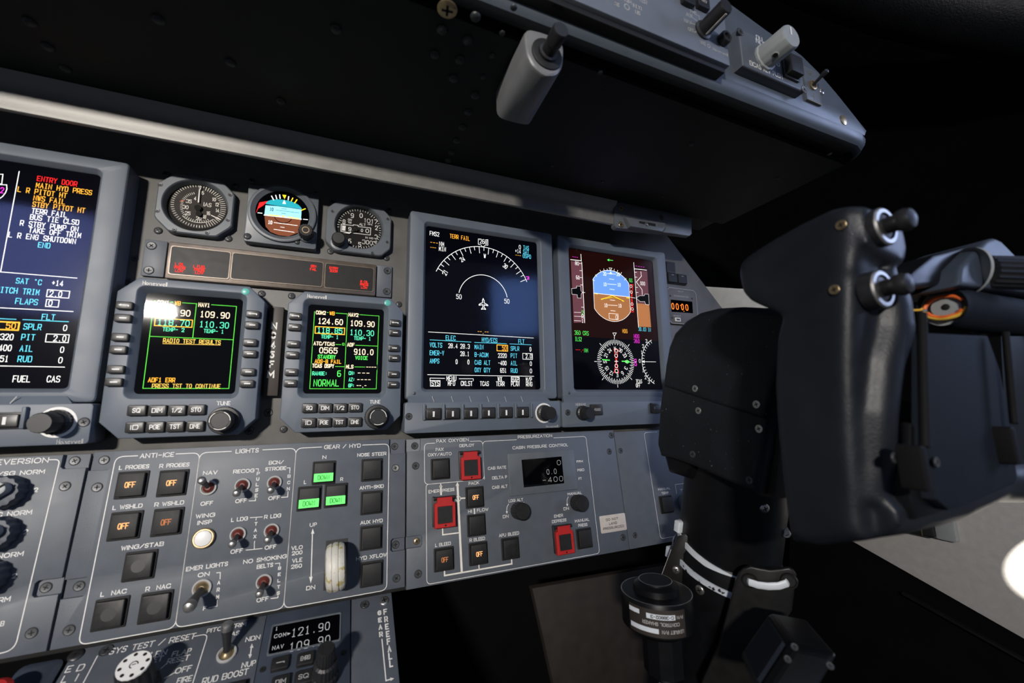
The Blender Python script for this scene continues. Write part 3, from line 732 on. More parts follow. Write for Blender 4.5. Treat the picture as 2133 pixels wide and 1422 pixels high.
def tuning_unit(label, u, writer):
    t, f = thing('radio_tuning_unit', label, 'radio', F0, u, 0, 0, 'radio tuning units under the warning panel')
    if 'rmu' not in CACHE:
        xL, xR, yb, yt, c = OX
        o = lambda d: chf(xL+d, xR-d, yb+d, yt-d, c-.58*d, 6)
        sc = [kC(600, 230, 0), kC(1252, 273, 0), kC(1225, 1000, 0), kC(555, 997, 0)]
        sx0, sx1, sy0, sy1 = (sc[0][0]+sc[3][0])/2, (sc[1][0]+sc[2][0])/2, (sc[2][1]+sc[3][1])/2, (sc[0][1]+sc[1][1])/2
        CACHE['rs'] = (sx0, sx1, sy0, sy1)
        i = lambda d, r: rr(sx0-d, sx1+d, sy0-d, sy1+d, r, 6)
        b = MB().m('bezel_paint').loft([z3(o(0), -15), z3(o(0), HB-1), z3(o(.4), HB-.3), z3(o(1.2), HB), z3(i(4.6, 6), HB), z3(i(4.0, 5.5), HB-.4), z3(i(.8, 3), 1.6), z3(i(.3, 3), .4)], True, False)
        CACHE['rmu'] = b.mesh('bezel', 22)
        CACHE['rsc'] = MB().m('screen_black').poly(i(.4, 3), 0).mesh('screen')
        CACHE['rgl'] = MB().m('gloss_glass').poly(i(.35, 3), .9).mesh('glass')
        CACHE['lk0'] = MB().m('key_plastic').slab(rr(-5.2, 5.2, -3.1, 3.1, 1.2), -.3, 3.4, .8).m('white_paint').line([(-1.8, 0), (2.6, 0)], .9, 3.46).mesh('line_key')
        CACHE['lk1'] = MB().m('key_plastic').slab(rr(-5.2, 5.2, -3.1, 3.1, 1.2), -.3, 3.4, .8).m('white_paint').line([(-2.4, .2), (2.8, .2), (2.8, -.9)], .7, 3.46).poly([(-3.4, .2), (-1.6, -.7), (-1.6, 1.1)], 3.46).mesh('line_key')
        CACHE['tk'] = MB().m('black_plastic').lathe([(10.8, 0), (10.8, 4.5, .0), (10.3, 5, 0.), (8.4, 5.2, 0.), (8.2, 6), (8.0, 15), (7.3, 16, 0.), (6.2, 16, 0), (5.9, 15.6, 0)], seg=96, flute=.03, nfl=32).m('cream_paint').line(circ((0, 0), 6.75, 36)[:8], .5, 16.06).line(circ((0, 0), 6.75, 36)[12:20], .5, 16.06).line(circ((0, 0), 6.75, 36)[24:32], .5, 16.06).mesh('tuning_knob')
    part('bezel', CACHE['rmu'], t)
    s = part('screen', CACHE['rsc'], t); part('glass', CACHE['rgl'], s)
    for j, (x, y) in enumerate(KEYS):
        part('line_key', CACHE['lk1' if j in (0, 6) else 'lk0'], t, (*kC(x, y, HB+2), HB))
    for tx, x, y in FKEYS:
        kk = 'fk'+tx
        if kk not in CACHE:
            CACHE[kk] = MB().m('key_plastic').slab(rr(-5.8, 5.8, -4.1, 4.1, 1.2), -.3, 3.2, .9).m('white_paint').text(tx, -3.3 if len(tx) > 2 else -2.4, 3.3 if len(tx) > 2 else 2.4, 0, 3.6, 3.26, .55, 2).mesh('function_key')
        part('function_key', CACHE[kk], t, (*kC(x, y, HB+2), HB))
    part('tuning_knob', CACHE['tk'], t, (*kC(1197, 1204, HB+6), HB))
    b = MB().m('teal_lens').lathe([(3.0, HB-.2), (3.0, HB+.2), (2.4, HB+.5)], kC(1285, 212), 24); b.obj('lamp_lens', t, label='teal round lamp lens')
    kk = Ink(fr2, ZC, HB+.1); kk.t('white_paint', 'TUNE', 1130, 1222, 1073, 3.3).t('cream_paint', 'Honeywell', 586, 754, 157, 3.4, .42); kk.obj('lettering', t)
    writer(f).obj('readout', s)
    return t
def rtext2(f):
    k = Ink(f, ZC, .3, it=1, mono=True, gap=4, sw=.55); G = 'px_line_green'; Cc = 'px_cream'; M = 'px_mint'
    k.b.m(G).line([(0, 0), (RW, 0), (RW, RH), (0, RH), (0, 0)], .55, .3)
    xm = k.p(920, 640)[0]; k.b.line([(xm, 0), (xm, RH)], .55, .3)
    for y in (k.p(770, 571)[1], k.p(770, 764)[1]): k.b.line([(0, y), (RW, y)], .55, .3)
    def tt(m, t, xl, xr, y, h, sw=.55, clear=False):
        if clear:
            u0, v = k.p(xl, y); u1 = k.p(xr, y)[0]; k.b.m('screen_black').quad(u0-.8, u1+.8, v-2.5, v+2.5, .33)
        k.n = .36; k.t(m, t, xl, xr, y, h, sw); k.n = .3
    tt(Cc, 'COM2', 660, 748, 297, 3.6, clear=True); tt('px_amber', 'WB', 780, 825, 303, 3.6, clear=True); tt(Cc, 'NAV2', 945, 1032, 316, 3.6, clear=True)
    tt(Cc, '124.60', 678, 897, 374, 5.6, .7); tt(Cc, '109.90', 960, 1173, 393, 5.6, .7); tt(M, '118.85', 672, 893, 453, 5.2, .7); tt(M, '110.30', 957, 1168, 472, 5.6, .7)
    k.box('px_amber', 657, 417, 909, 488, .8)
    tt(M, 'TEMP- 1', 706, 858, 507, 3.6); tt(M, 'TEMP- 1', 992, 1140, 521, 3.6)
    tt(Cc, 'ATC/TCAS', 640, 825, 567, 3.6, clear=True); tt(G, '#', 890, 910, 571, 2.6, clear=True); tt(Cc, 'ADF', 932, 998, 576, 3.6, clear=True)
    tt(Cc, '0565', 690, 850, 626, 5.6, .7); tt(Cc, '910.0', 992, 1163, 639, 5.6, .7); tt('px_green', 'STANDBY', 677, 833, 681, 3.6); tt('px_green', 'VOICE', 1003, 1112, 691, 3.6)
    tt('px_amber', 'ADS-B FAIL', 650, 882, 722, 3.6); tt(Cc, 'TCAS DSPY', 628, 820, 760, 3.6, clear=True); tt(Cc, 'MLS', 922, 988, 767, 3.6, clear=True); tt(Cc, '----', 1098, 1188, 771, 3.4, clear=True)
    tt(M, 'RANGE:', 628, 760, 826, 3.6); tt('px_green', '6', 846, 880, 828, 5.8, .7); tt('px_green', 'NORMAL', 640, 862, 909, 6.2, .65)
    tt(M, 'CH:', 946, 1002, 823, 3.6); tt(Cc, '---', 1022, 1130, 823, 3.6); tt(M, 'AZ:', 946, 1000, 879, 3.6); tt(Cc, '----', 1018, 1140, 880, 3.6); tt(M, 'GP:', 942, 997, 931, 3.6); tt(Cc, '--.-', 1014, 1102, 932, 3.6)
    return k
def rtext1(f):
    k = Ink(f, ZB, .3, it=1, mono=True, gap=4, sw=.5); G = 'px_line_green'; Cc = 'px_cream'; M = 'px_mint'
    k.b.m(G).line([(0, 0), (RW, 0), (RW, RH), (0, RH), (0, 0)], .55, .3)
    xm = k.p(1602, 260)[0]; y = k.p(1580, 410)[1]; k.b.line([(xm, y), (xm, RH)], .55, .3); k.b.line([(0, y), (RW, y)], .55, .3)
    def tt(m, t, xl, xr, y, h, sw=.5, clear=False):
        if clear:
            u0, v = k.p(xl, y); u1 = k.p(xr, y)[0]; k.b.m('screen_black').quad(u0-.8, u1+.8, v-2.5, v+2.5, .33)
        k.n = .36; k.t(m, t, xl, xr, y, h, sw); k.n = .3
    tt(Cc, 'COM1', 1293, 1393, 118, 3.6, clear=True); tt('px_amber', 'WB', 1437, 1487, 124, 3.6, clear=True); tt(Cc, 'NAV1', 1632, 1728, 138, 3.6, clear=True)
    tt(Cc, '121.90', 1300, 1568, 200, 5.4, .62); tt(Cc, '109.90', 1645, 1892, 219, 5.4, .62); tt(M, '118.70', 1295, 1562, 284, 5.2, .62); tt(M, '110.30', 1640, 1885, 301, 5.4, .62)
    k.box('px_amber', 1278, 246, 1578, 322, .7)
    tt(M, 'TEMP- 2', 1337, 1518, 340, 3.4); tt(M, 'TEMP- 1', 1675, 1842, 354, 3.4)
    tt('px_tan', 'RADIO TEST RESULTS', 1340, 1817, 438, 3.7); k.l('px_tan', [(1340, 456), (1813, 468)], .4)
    tt('px_amber', 'ADF1 ERR', 1218, 1442, 755, 3.7); tt('px_tan', 'PRESS TST TO CONTINUE', 1250, 1815, 805, 3.6, .45)
    return k
tuning_unit('left radio tuning unit reading RADIO TEST RESULTS, bright reflection in its corner', -217.5, rtext1)
tuning_unit('right radio tuning unit with a full page of frequencies and NORMAL in green', -100.5, rtext2)

# ================================================================== registration placard
pl = [(258, 242), (385, 250), (325, 1022), (205, 1020)]
u0, u1, v0, v1 = F0.rect([ZC(*q) for q in pl], -7)
t, f = thing('registration_placard', 'narrow vertical brown placard with white letters N345FM between the radios', 'placard', F0, (u0+u1)/2, (v0+v1)/2, -15)
w, h = (u1-u0)/2, (v1-v0)/2
MB().m('placard_dark').slab(rr(-w, w, -h, h, .5), 0, 8, .3).obj('plate', t)
k = Ink(f, ZC, 8.1)
for ch_, x0, x1, y in (('N', 270, 325, 411), ('3', 270, 313, 493), ('4', 265, 309, 578), ('5', 258, 300, 662), ('F', 253, 297, 745), ('M', 235, 300, 834)):
    k.t('white_paint', ch_, x0, x1, y, 6.4, 1.35)
k.obj('lettering', t)
# ================================================================== round standby gauges
def gauge_case(t, f, outline, c, R, h, depth, m='gauge_paint', name='case'):
    """case with a round window of radius R; outline in frame coordinates"""
    n = 64; out = radial(outline, c, n); oi = radial(inset(outline, .9), c, n)
    b = MB().m(m).loft([z3(out, -depth), z3(out, h-.9), z3(oi, h), z3(circ(c, R+.9, n), h), z3(circ(c, R+.3, n), h-.5), z3(circ(c, R, n), h-1.5), z3(circ(c, R-1.2, n), h-6)], True, False)
    return b.obj(name, t)
GH = 8.0     # front of the gauges above the plate plane (n = 0 is the thing origin on the plate)
def at_(f, Z, x, y, h): return f.at(*Z(x, y), h)
# ---- airspeed
uc, vc = F0.at(*ZD(420, 340), -7)
t, f = thing('airspeed_indicator', 'round airspeed dial, leftmost of the three small gauges, white needle pointing up', 'gauge', F0, uc, vc, -15)
P = [at_(f, ZD, *q, GH) for q in ((205, 560), (582, 602), (728, 468), (742, 262), (660, 135), (215, 82), (100, 215), (88, 425))]
xL, xR, yb, yt = (P[6][0]+P[7][0])/2, (P[2][0]+P[3][0])/2, (P[0][1]+P[1][1])/2, (P[4][1]+P[5][1])/2
cc = ((xL+xR)/2, (yb+yt)/2)
gauge_case(t, f, chf(xL, xR, yb, yt, 11, 2), cc, (xR-xL)/2-4.4, GH, 2)
Rg = (xR-xL)/2-4.4
MB().m('void').lathe([(Rg-1.2, GH-6), (Rg-1.6, .2)], cc, 64, cap1=False).m('dial_black').poly(circ(cc, Rg-1.3, 48), .4).obj('dial', t)
DH = 1.2
k = Ink(f, ZD, DH, sw=.45)
d0 = k.p(452, 352); rd = (k.p(682, 352)[0]-k.p(222, 352)[0])/2
MB().m('dial_brown').lathe([(rd+.8, DH-.45), (rd+.5, DH-.25)], d0, 64).obj('dial_face', t)
k.b.m('cream_paint')
for q in range(60):
    a = math.radians(q*6); l = 3.0
    k.b.line([(d0[0]+rd*math.cos(a), d0[1]+rd*math.sin(a)), (d0[0]+(rd-(4.2 if -70 < q*6-360*(q > 30) < 80 else 2.2))*math.cos(a), d0[1]+(rd-(4.2 if -70 < q*6-360*(q > 30) < 80 else 2.2))*math.sin(a))], .42, DH)
for q in range(30):
    a = math.radians(112+q*6.6); r_ = rd*(.66+.10*max(0, -math.sin(a)))
    k.b.line([(d0[0]+r_*math.cos(a), d0[1]+r_*math.sin(a)), (d0[0]+(r_-1.9)*math.cos(a), d0[1]+(r_-1.9)*math.sin(a))], .38, DH)
k.b.arc(d0, rd*.77, 225, 318, .4, DH)
for tx, xl, xr, y in (('4', 411, 431, 288), ('6', 474, 495, 243), ('10', 559, 593, 297), ('12', 585, 616, 339), ('14', 588, 618, 388), ('16', 512, 546, 411), ('18', 481, 512, 440), ('20', 428, 473, 453), ('25', 337, 383, 411), ('30', 317, 367, 360), ('35', 344, 393, 312)):
    k.t('cream_paint', tx, xl, xr, y, 3.5, .48)
k.t('cream_paint', 'IAS', 490, 555, 341, 3.8, .45)
k.l('cream_paint', [(555, 428), (628, 464)], .8).l('needle_red', [(300, 312), (328, 305)], .9)
k.obj('dial_marking', t)
k = Ink(f, ZD, DH+2.0, sw=.9)
k.l('white_paint', [(447, 318), (458, 200)], .9).poly('white_paint', [(452, 212), (461, 178), (470, 214)]).b.m('dial_black').lathe([(2.6, DH-.4), (2.6, DH+2.4)], k.p(443, 365), 24)
k.b.m('dial_black').line([k.p(443, 365), k.p(448, 415)], 2.6, DH+1.9); k.b.lathe([(2.2, DH), (2.2, DH+2.2)], k.p(450, 415), 20)
k.obj('needle', t)
MB().m('dial_glass').poly(circ(cc, Rg-.6, 48), GH-3).obj('glass', t)
for x, y in ((135, 175), (110, 390), (250, 545), (520, 572), (690, 465), (710, 258)): screw(t, *at_(f, ZD, x, y, GH), GH-.2, 1.7, flat=True)
# ---- attitude
uc, vc = F0.at(*ZD(1140, 400), -3)
t, f = thing('attitude_indicator', 'small round attitude gauge with sky blue over brown horizon, middle of three gauges', 'gauge', F0, uc, vc, -15)
AH = 12.0
P = [at_(f, ZD, *q, AH) for q in ((850, 172), (1442, 236), (1412, 688), (812, 640))]
xL, xR, yt, yb = (P[0][0]+P[3][0])/2, (P[1][0]+P[2][0])/2, (P[0][1]+P[1][1])/2, (P[2][1]+P[3][1])/2
cc = at_(f, ZD, 1140, 405, AH)
Rr = (at_(f, ZD, 1415, 420, AH)[0]-at_(f, ZD, 862, 390, AH)[0])/2
n = 64
b = MB().m('gauge_paint').slab(rr(xL, xR, yb, yt, 2, 4), -2, AH-3, .8)
b.loft([z3(circ(cc, Rr+1.2, n), AH-4), z3(circ(cc, Rr+.8, n), AH-.4), z3(circ(cc, Rr-.2, n), AH), z3(circ(cc, Rr-1.6, n), AH), z3(circ(cc, Rr-2.6, n), AH-1), z3(circ(cc, Rr-5.2, n), AH-2.8)], False, False)
b.obj('case', t)
sH = AH-2.6
MB().m('screen_black').poly(circ(cc, Rr-5.0, 48), sH-.1).obj('screen', t)
k = Ink(f, ZD, sH+.1, it=1, mono=True, gap=4, sw=.5)
k.poly('px_lsky', [(990, 425), (1000, 345), (1296, 368), (1292, 462)], -.03)
q0, q1 = k.p(1000, 345), k.p(1296, 368)
tp = [((q0[0]+q1[0])/2+(q1[0]-q0[0])/2*math.cos(math.pi*i/20), (q0[1]+q1[1])/2+(k.p(1150, 300)[1]-(q0[1]+q1[1])/2)*math.sin(math.pi*i/20)) for i in range(21)]
k.b.m('px_teal').poly(tp, k.n-.03)
k.poly('px_dbrown', [(990, 425), (1292, 460), (1270, 570), (1060, 545), (1000, 520)], -.03)
k.poly('px_dbrown', [(1000, 520), (1060, 545), (1270, 570), (1190, 600), (1110, 592), (1040, 565)], -.03)
k.l('px_white', [(990, 425), (1292, 460)], .9).l('screen_black', [(1085, 384), (1275, 408)], .4).l('screen_black', [(1060, 345), (1296, 378)], .5).l('screen_black', [(1132, 372), (1172, 377)], .4).l('screen_black', [(1130, 410), (1168, 415)], .4)
k.t('screen_black', '10', 1033, 1066, 378, 3.4).t('px_white', '10', 1020, 1056, 485, 3.6).l('px_white', [(1070, 487), (1262, 512)], .5).l('px_white', [(1122, 523), (1155, 528)], .4).l('px_white', [(1070, 543), (1235, 567)], .5)
k.l('px_yellow', [(1030, 425), (1108, 433)], 1.0).l('px_yellow', [(1190, 442), (1270, 456)], 1.0).box(None, 1134, 428, 1158, 444, fill='px_yellow')
k.b.m('screen_black').arc(k.p(1145, 428), 7.5, 200, 340, .6, k.n+.05)
k.poly('px_red', [(920, 410), (950, 322), (1020, 310), (978, 348), (940, 372)])
k.poly('px_yellow', [(1138, 258), (1172, 262), (1156, 295)]).poly('px_white', [(1138, 332), (1154, 300), (1168, 334)])
for x, y, x2, y2 in ((1050, 270, 1066, 300), (1084, 264, 1092, 292), (1116, 260, 1120, 288), (1190, 275, 1186, 300), (1224, 286, 1212, 310), (1258, 300, 1240, 325)): k.l('px_yellow' if x > 1200 else 'px_white', [(x, y), (x2, y2)], .9)
k.l('px_yellow', [(1296, 386), (1326, 374)], .9).l('px_white', [(1312, 460), (1345, 463)], .7).l('px_white', [(938, 407), (970, 410)], .7)
k.obj('readout', t)
MB().m('dial_glass').poly(circ(cc, Rr-4.6, 48), AH-1.9).obj('glass', t)
kp = at_(f, ZD, 1330, 548, AH+10)
b = MB().m('gauge_paint').lathe([(7.4, AH-4), (7.4, AH-1), (6.6, AH)], kp, 32).m('black_plastic').lathe([(6.2, AH-1), (6.2, AH+9), (5.2, AH+10)], kp, 48, flute=.05, nfl=16).obj('cage_knob', t)
MB().m('dial_brown').lathe([(4.9, AH+10), (4.7, AH+10.3)], kp, 24).m('brass').line(circ(kp, 2.8, 16)+[(kp[0]+2.8, kp[1])], .5, AH+10.4).obj('knob_face', t, label='speckled brown knob face')
for x, y in ((880, 130), (1412, 232), (845, 590), (1258, 640)): screw(t, *at_(f, ZD, x, y, AH), AH-3.1, 3.0 if x < 1200 else 2.2)
# ---- altimeter
uc, vc = F0.at(*ZD(1770, 530), -7)
t, f = thing('altimeter', 'round black altimeter with white numbers, rightmost of the three small gauges', 'gauge', F0, uc, vc, -15)
P = [at_(f, ZD, *q, GH) for q in ((1620, 722), (1955, 762), (2025, 690), (2040, 450), (1960, 365), (1585, 312), (1508, 340), (1482, 640))]
xL, xR, yb, yt = (P[6][0]+P[7][0])/2, (P[2][0]+P[3][0])/2, (P[0][1]+P[1][1])/2, (P[4][1]+P[5][1])/2
cc = ((xL+xR)/2, (yb+yt)/2); Rg = (at_(f, ZD, 1975, 545, GH)[0]-at_(f, ZD, 1578, 500, GH)[0])/2
cc = at_(f, ZD, 1775, 520, GH)
gauge_case(t, f, chf(xL, xR, yb, yt, 9, 2), cc, Rg, GH, 2)
DH = 2.6
MB().m('dial_black').lathe([(Rg-.9, GH-5), (Rg-1.0, DH-.3)], cc, 64).obj('dial', t)
k = Ink(f, ZD, DH, sw=.5)
rd = Rg-1.8; k.b.m('white_paint')
for q in range(50):
    a = math.radians(90-q*7.2)
    if 200 < q*7.2 < 262: continue
    l = 3.2 if q % 5 == 0 else 1.9
    k.b.line([(cc[0]+rd*math.cos(a), cc[1]+rd*math.sin(a)), (cc[0]+(rd-l)*math.cos(a), cc[1]+(rd-l)*math.sin(a))], .4, DH)
for tx, xl, xr, y in (('0', 1773, 1800, 430), ('9', 1700, 1727, 430), ('8', 1634, 1657, 481), ('2', 1900, 1924, 531), ('3', 1897, 1921, 606), ('5', 1762, 1787, 668), ('6', 1680, 1706, 640)): k.t('white_paint', tx, xl, xr, y, 5.0, .65)
k.t('white_paint', '1017', 1808, 1922, 476, 4.6, .5).t('white_paint', '3003', 1795, 1912, 652, 4.6, .5).t('white_paint', 'ALT', 1770, 1825, 504, 2.8, .4).t('white_paint', 'IN HG', 1822, 1886, 614, 2.0, .3).t('white_paint', 'HPA', 1840, 1880, 503, 1.8, .3)
k.t('white_paint', 'ON', 1677, 1710, 464, 2.2, .35).t('white_paint', 'YB', 1677, 1706, 487, 2.2, .35)
k.l('white_paint', [(1622, 500), (1722, 512), (1722, 505), (1762, 510), (1762, 520), (1866, 532), (1862, 590), (1760, 578), (1722, 574), (1620, 560), (1622, 500)], .6)
k.poly('white_paint', [(1630, 510), (1660, 514), (1656, 556), (1628, 552)], .02); k.l('needle_red', [(1634, 535), (1652, 520)], .6).l('needle_red', [(1634, 550), (1655, 535)], .6)
k.t('white_paint', '9', 1680, 1706, 541, 4.2, .6).t('white_paint', '7', 1732, 1752, 545, 3.0, .5).t('white_paint', '0', 1822, 1852, 556, 4.4, .6).t('white_paint', '0', 1784, 1802, 552, 3.4, .5)
k.obj('dial_marking', t)
k = Ink(f, ZD, DH+1.5); k.poly('white_paint', [(1640, 572), (1690, 568), (1718, 552), (1712, 566), (1690, 580)]).b.m('dial_black').line([k.p(1705, 566), k.p(1745, 548)], 1.5, DH+1.5).lathe([(1.8, DH), (1.8, DH+1.8)], k.p(1745, 545), 20); k.obj('needle', t)
MB().m('dial_glass').poly(circ(cc, Rg-.4, 48), GH-2).obj('glass', t)
kp = at_(f, ZD, 1600, 615, GH+9)
MB().m('gauge_paint').slab(circ((kp[0]+.5, kp[1]-1), 8, 32), 0, GH+.8, .6).obj('knob_boss', t)
MB().m('black_plastic').lathe([(6.0, GH), (6.0, GH+9, .02), (5.2, GH+10, 0)], kp, 48, flute=.04, nfl=18).obj('setting_knob', t)
for x, y in ((1553, 393), (2003, 648), (1883, 738), (2008, 458)): screw(t, *at_(f, ZD, x, y, GH), GH-.2, 1.7, flat=True)

# ================================================================== warning annunciator strip
N0 = 7.0
q = [(205, 640), (1912, 832), (1902, 1088), (163, 940)]
u0, u1, v0, v1 = F0.rect([ZD(*p) for p in q], -15+N0)
t, f = thing('warning_annunciator', 'long bronze-framed strip of dark lenses with small red warning captions', 'annunciator panel', F0, (u0+u1)/2, (v0+v1)/2, -15)
w, h = (u1-u0)/2, (v1-v0)/2
b = MB().m('bronze_frame').slab(rr(-w, w, -h, h, 1, 4), -1, N0-.6, .5)
wins = []
for q in ([(232, 685), (706, 735), (690, 945), (207, 905)], [(735, 740), (1472, 820), (1458, 1008), (720, 948)], [(1498, 825), (1888, 868), (1878, 1052), (1490, 1018)]):
    wins.append(f.rect([ZD(*p) for p in q], N0))
b.obj('frame', t)
b = MB().m('bronze_frame')
for a0, a1, b0_, b1_ in wins:
    ob = rr(a0-1.3, a1+1.3, b0_-1.3, b1_+1.3, 2, 5); ib = rr(a0, a1, b0_, b1_, 1.5, 5)
    b.loft([z3(ob, N0-.7), z3(inset(ob, .3), N0), z3(inset(ib, -.2), N0), z3(ib, N0-.6)], False, False)
b.obj('window_rim', t)
for a0, a1, b0_, b1_ in wins:
    MB().m('charcoal_lens').poly(rr(a0-.1, a1+.1, b0_-.1, b1_+.1, 1.5, 5), N0-.45).obj('lens', t, label='dark grey lens')
k = Ink(f, ZD, N0-.3, it=1, gap=3, sw=.36)
for lines in ((('L OIL', 255, 330, 830), ('PRESS', 250, 342, 858), ('LOW', 255, 325, 884)), (('L FUEL', 405, 510, 850), ('PRESS', 412, 498, 876), ('LOW', 420, 490, 900)), (('GEN', 1372, 1418, 846), ('FAIL', 1366, 1420, 872)), (('ENTRY', 1525, 1598, 862), ('DOOR', 1530, 1592, 886)), (('R OIL', 1780, 1845, 975), ('PRESS', 1778, 1845, 998), ('LOW', 1785, 1838, 1022))):
    for tx, xl, xr, y in lines: k.t('legend_red', tx, xl, xr, y, 2.5, .36)
    
k.obj('caption', t)
for q, lab in (([(5, 622), (190, 642), (165, 942), (-25, 918)], 'end plate'), ([(1912, 832), (2045, 848), (2030, 1110), (1905, 1088)], 'end plate')):
    a0, a1, b0_, b1_ = f.rect([ZD(*p) for p in q], 3)
    MB().m('panel_paint').slab(rr(a0, a1, b0_, b1_, 1, 4), -1, 3, .5).obj('end_plate', t, label='blue-grey end plate')
for x, y in ((62, 678), (40, 880), (2003, 885), (1997, 1055)): screw(t, *f.at(*ZD(x, y), 3), 3, 3.2, flat=True)

# ================================================================== clock and small keys right of the flight display
u0, u1, v0, v1 = F0.rect([ZQ(*p) for p in ((160, 330), (715, 390), (760, 1000), (205, 1060))], -11)
t, f = thing('digital_clock', 'small grey clock with glowing orange digits beside the right display', 'clock', F0, (u0+u1)/2, (v0+v1)/2, -15)
w, h = (u1-u0)/2, (v1-v0)/2; C4 = 4.0
b = MB().m('plate_paint').slab(chf(-w, w, -h, h, 5, 3), -1, C4, .5); b.obj('case', t)
MB().m('dim_paint').line(chf(-w+.8, w-.8, -h+.8, h-.8, 4.6, 3)+[chf(-w+.8, w-.8, -h+.8, h-.8, 4.6, 3)[0]], .7, C4+.08).obj('edge_line', t)
k = Ink(f, ZQ, C4+.12, it=2, gap=4, sw=.7)
k.poly('screen_black', [(240, 565), (640, 605), (655, 820), (258, 790)], -.03)
for tx, xl, xr, y in (('0', 256, 306, 688), ('0', 336, 388, 696), ('0', 434, 482, 703), ('0', 514, 566, 713)): k.t('clock_orange', tx, xl, xr, y, 9.0, 1.1)
k.l('clock_orange', [(418, 672), (422, 676)], .9).l('clock_orange', [(485, 780), (488, 786)], .9)
k.obj('readout', t)
k = Ink(f, ZQ, C4+.1, sw=.4); k.t('dim_paint', 'CHRONOMETER', 300, 568, 508, 1.9).t('dim_paint', 'DAVT', 378, 478, 418, 1.6).obj('lettering', t); k.b = MB(); k.t('dim_paint', 'SELECT', 293, 428, 868, 1.9)
k.obj('lettering', t)
u, v = f.at(*ZQ(375, 937), C4+1); MB().m('cream_paint').slab(rr(u-4.6, u+4.6, v-2.7, v+2.7, .6), C4-.3, C4+1.4, .3).m('black_plastic').quad(u-3, u+3, v-1.3, v+1.3, C4+1.5).obj('select_key', t)
for x, y in ((232, 498), (636, 548), (268, 905)): screw(t, *f.at(*ZQ(x, y), C4), C4-.2, 1.5, 'black_plastic', True)
u0, u1, v0, v1 = F0.rect([ZQ(*p) for p in ((175, 65), (535, 90), (550, 285), (190, 260))], -11)
t, f = thing('guarded_keypad', 'pair of small black push keys above the orange digital clock', 'switch', F0, (u0+u1)/2, (v0+v1)/2, -15)
w, h = (u1-u0)/2, (v1-v0)/2
MB().m('black_plastic').slab(rr(-w, w, -h, h, .8), -1, 2.5, .4).obj('housing', t)
for s in (-1, 1): MB().m('black_cap').slab(rr(s*w/2-w/2+.8, s*w/2+w/2-.8, -h+1, h-1, .8), 2, 5, .6).m('dim_paint').line([(s*w/2-2, h*.5), (s*w/2+2, h*.5)], .6, 5.05).obj('key', t)
u, v = F0.at(1399, 556, -11); t, f = thing('annunciator_block', 'single dark square lamp block above the pair of black keys', 'switch', F0, u, v, -15)
MB().m('black_plastic').slab(rr(-8, 8, -8, 8, .8), -1, 3, .4).m('black_cap').quad(-6.5, 6.5, -6.5, 6.5, 3.1).obj('housing', t)

# ================================================================== lower switch panels (leaning out towards the seat)
def lp(Z, x, y, h=0): return FL.at(*Z(x, y), h)
VT = lp(ZG, 800, 100)[1]; VBm = -124.0
def lower_panel(name, label, uL, uR, vT, vB, notches):
    """panel plate; notches = list of (side, v_low, v_high, depth)"""
    t, f = thing(name, label, 'switch panel', FL, (uL+uR)/2, (vT+vB)/2, 0)
    a, b_, c, d = -(uR-uL)/2, (uR-uL)/2, -(vT-vB)/2, (vT-vB)/2
    m_ = (vT+vB)/2
    R_ = []; L_ = []
    for s, lo, hi, dep in sorted(notches, key=lambda q: q[1]):
        lo -= m_; hi -= m_
        lo = max(lo, c); hi = min(hi, d)
        if s == 'R': R_.append((lo, hi, dep))
        else: L_.append((lo, hi, dep))
    P = [(b_, c)] if not (R_ and R_[0][0] <= c) else []
    for lo, hi, dep in R_:
        P += [(b_, lo), (b_-dep+1.5, lo), (b_-dep, lo+1.5)] if lo > c else [(b_-dep, lo)]
        P += [(b_-dep, hi-1.5), (b_-dep+1.5, hi), (b_, hi)] if hi < d else [(b_-dep, hi)]
    if not (R_ and R_[-1][1] >= d): P.append((b_, d))
    if not (L_ and L_[-1][1] >= d): P.append((a, d))
    for lo, hi, dep in reversed(L_):
        P += [(a, hi), (a+dep-1.5, hi), (a+dep, hi-1.5)] if hi < d else [(a+dep, hi)]
        P += [(a+dep, lo+1.5), (a+dep-1.5, lo), (a, lo)] if lo > c else [(a+dep, lo)]
    if not (L_ and L_[0][0] <= c): P.append((a, c))
    MB().m('panel_paint').slab(P, -3.2, 0, .5).obj('face_plate', t)
    MB().m('panel_paint').slab(rr(a, b_, c, d, .6), -6, -3.2, .3).obj('back_plate', t)
    return t, f
def rline(k, m, pts, r, w, tail=True):
    """polyline through frame points with rounded corners"""
    out = [pts[0]]
    for a, b_, c in zip(pts[:-2], pts[1:-1], pts[2:]):
        d0, d1 = math.dist(a, b_), math.dist(b_, c); rr_ = min(r, d0*.49, d1*.49)
        p = (b_[0]+(a[0]-b_[0])*rr_/d0, b_[1]+(a[1]-b_[1])*rr_/d0); q = (b_[0]+(c[0]-b_[0])*rr_/d1, b_[1]+(c[1]-b_[1])*rr_/d1)
        for i in range(7):
            s = i/6; out.append(((1-s)**2*p[0]+2*s*(1-s)*b_[0]+s*s*q[0], (1-s)**2*p[1]+2*s*(1-s)*b_[1]+s*s*q[1]))
    out.append(pts[-1]); k.b.m(m).line(out, w, k.n)
WP = 'white_paint'
# dark box behind the lower panels
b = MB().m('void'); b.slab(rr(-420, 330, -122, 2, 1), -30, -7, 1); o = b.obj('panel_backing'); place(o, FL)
tag(o, 'black backing tray behind the row of lower switch panels', 'backing')

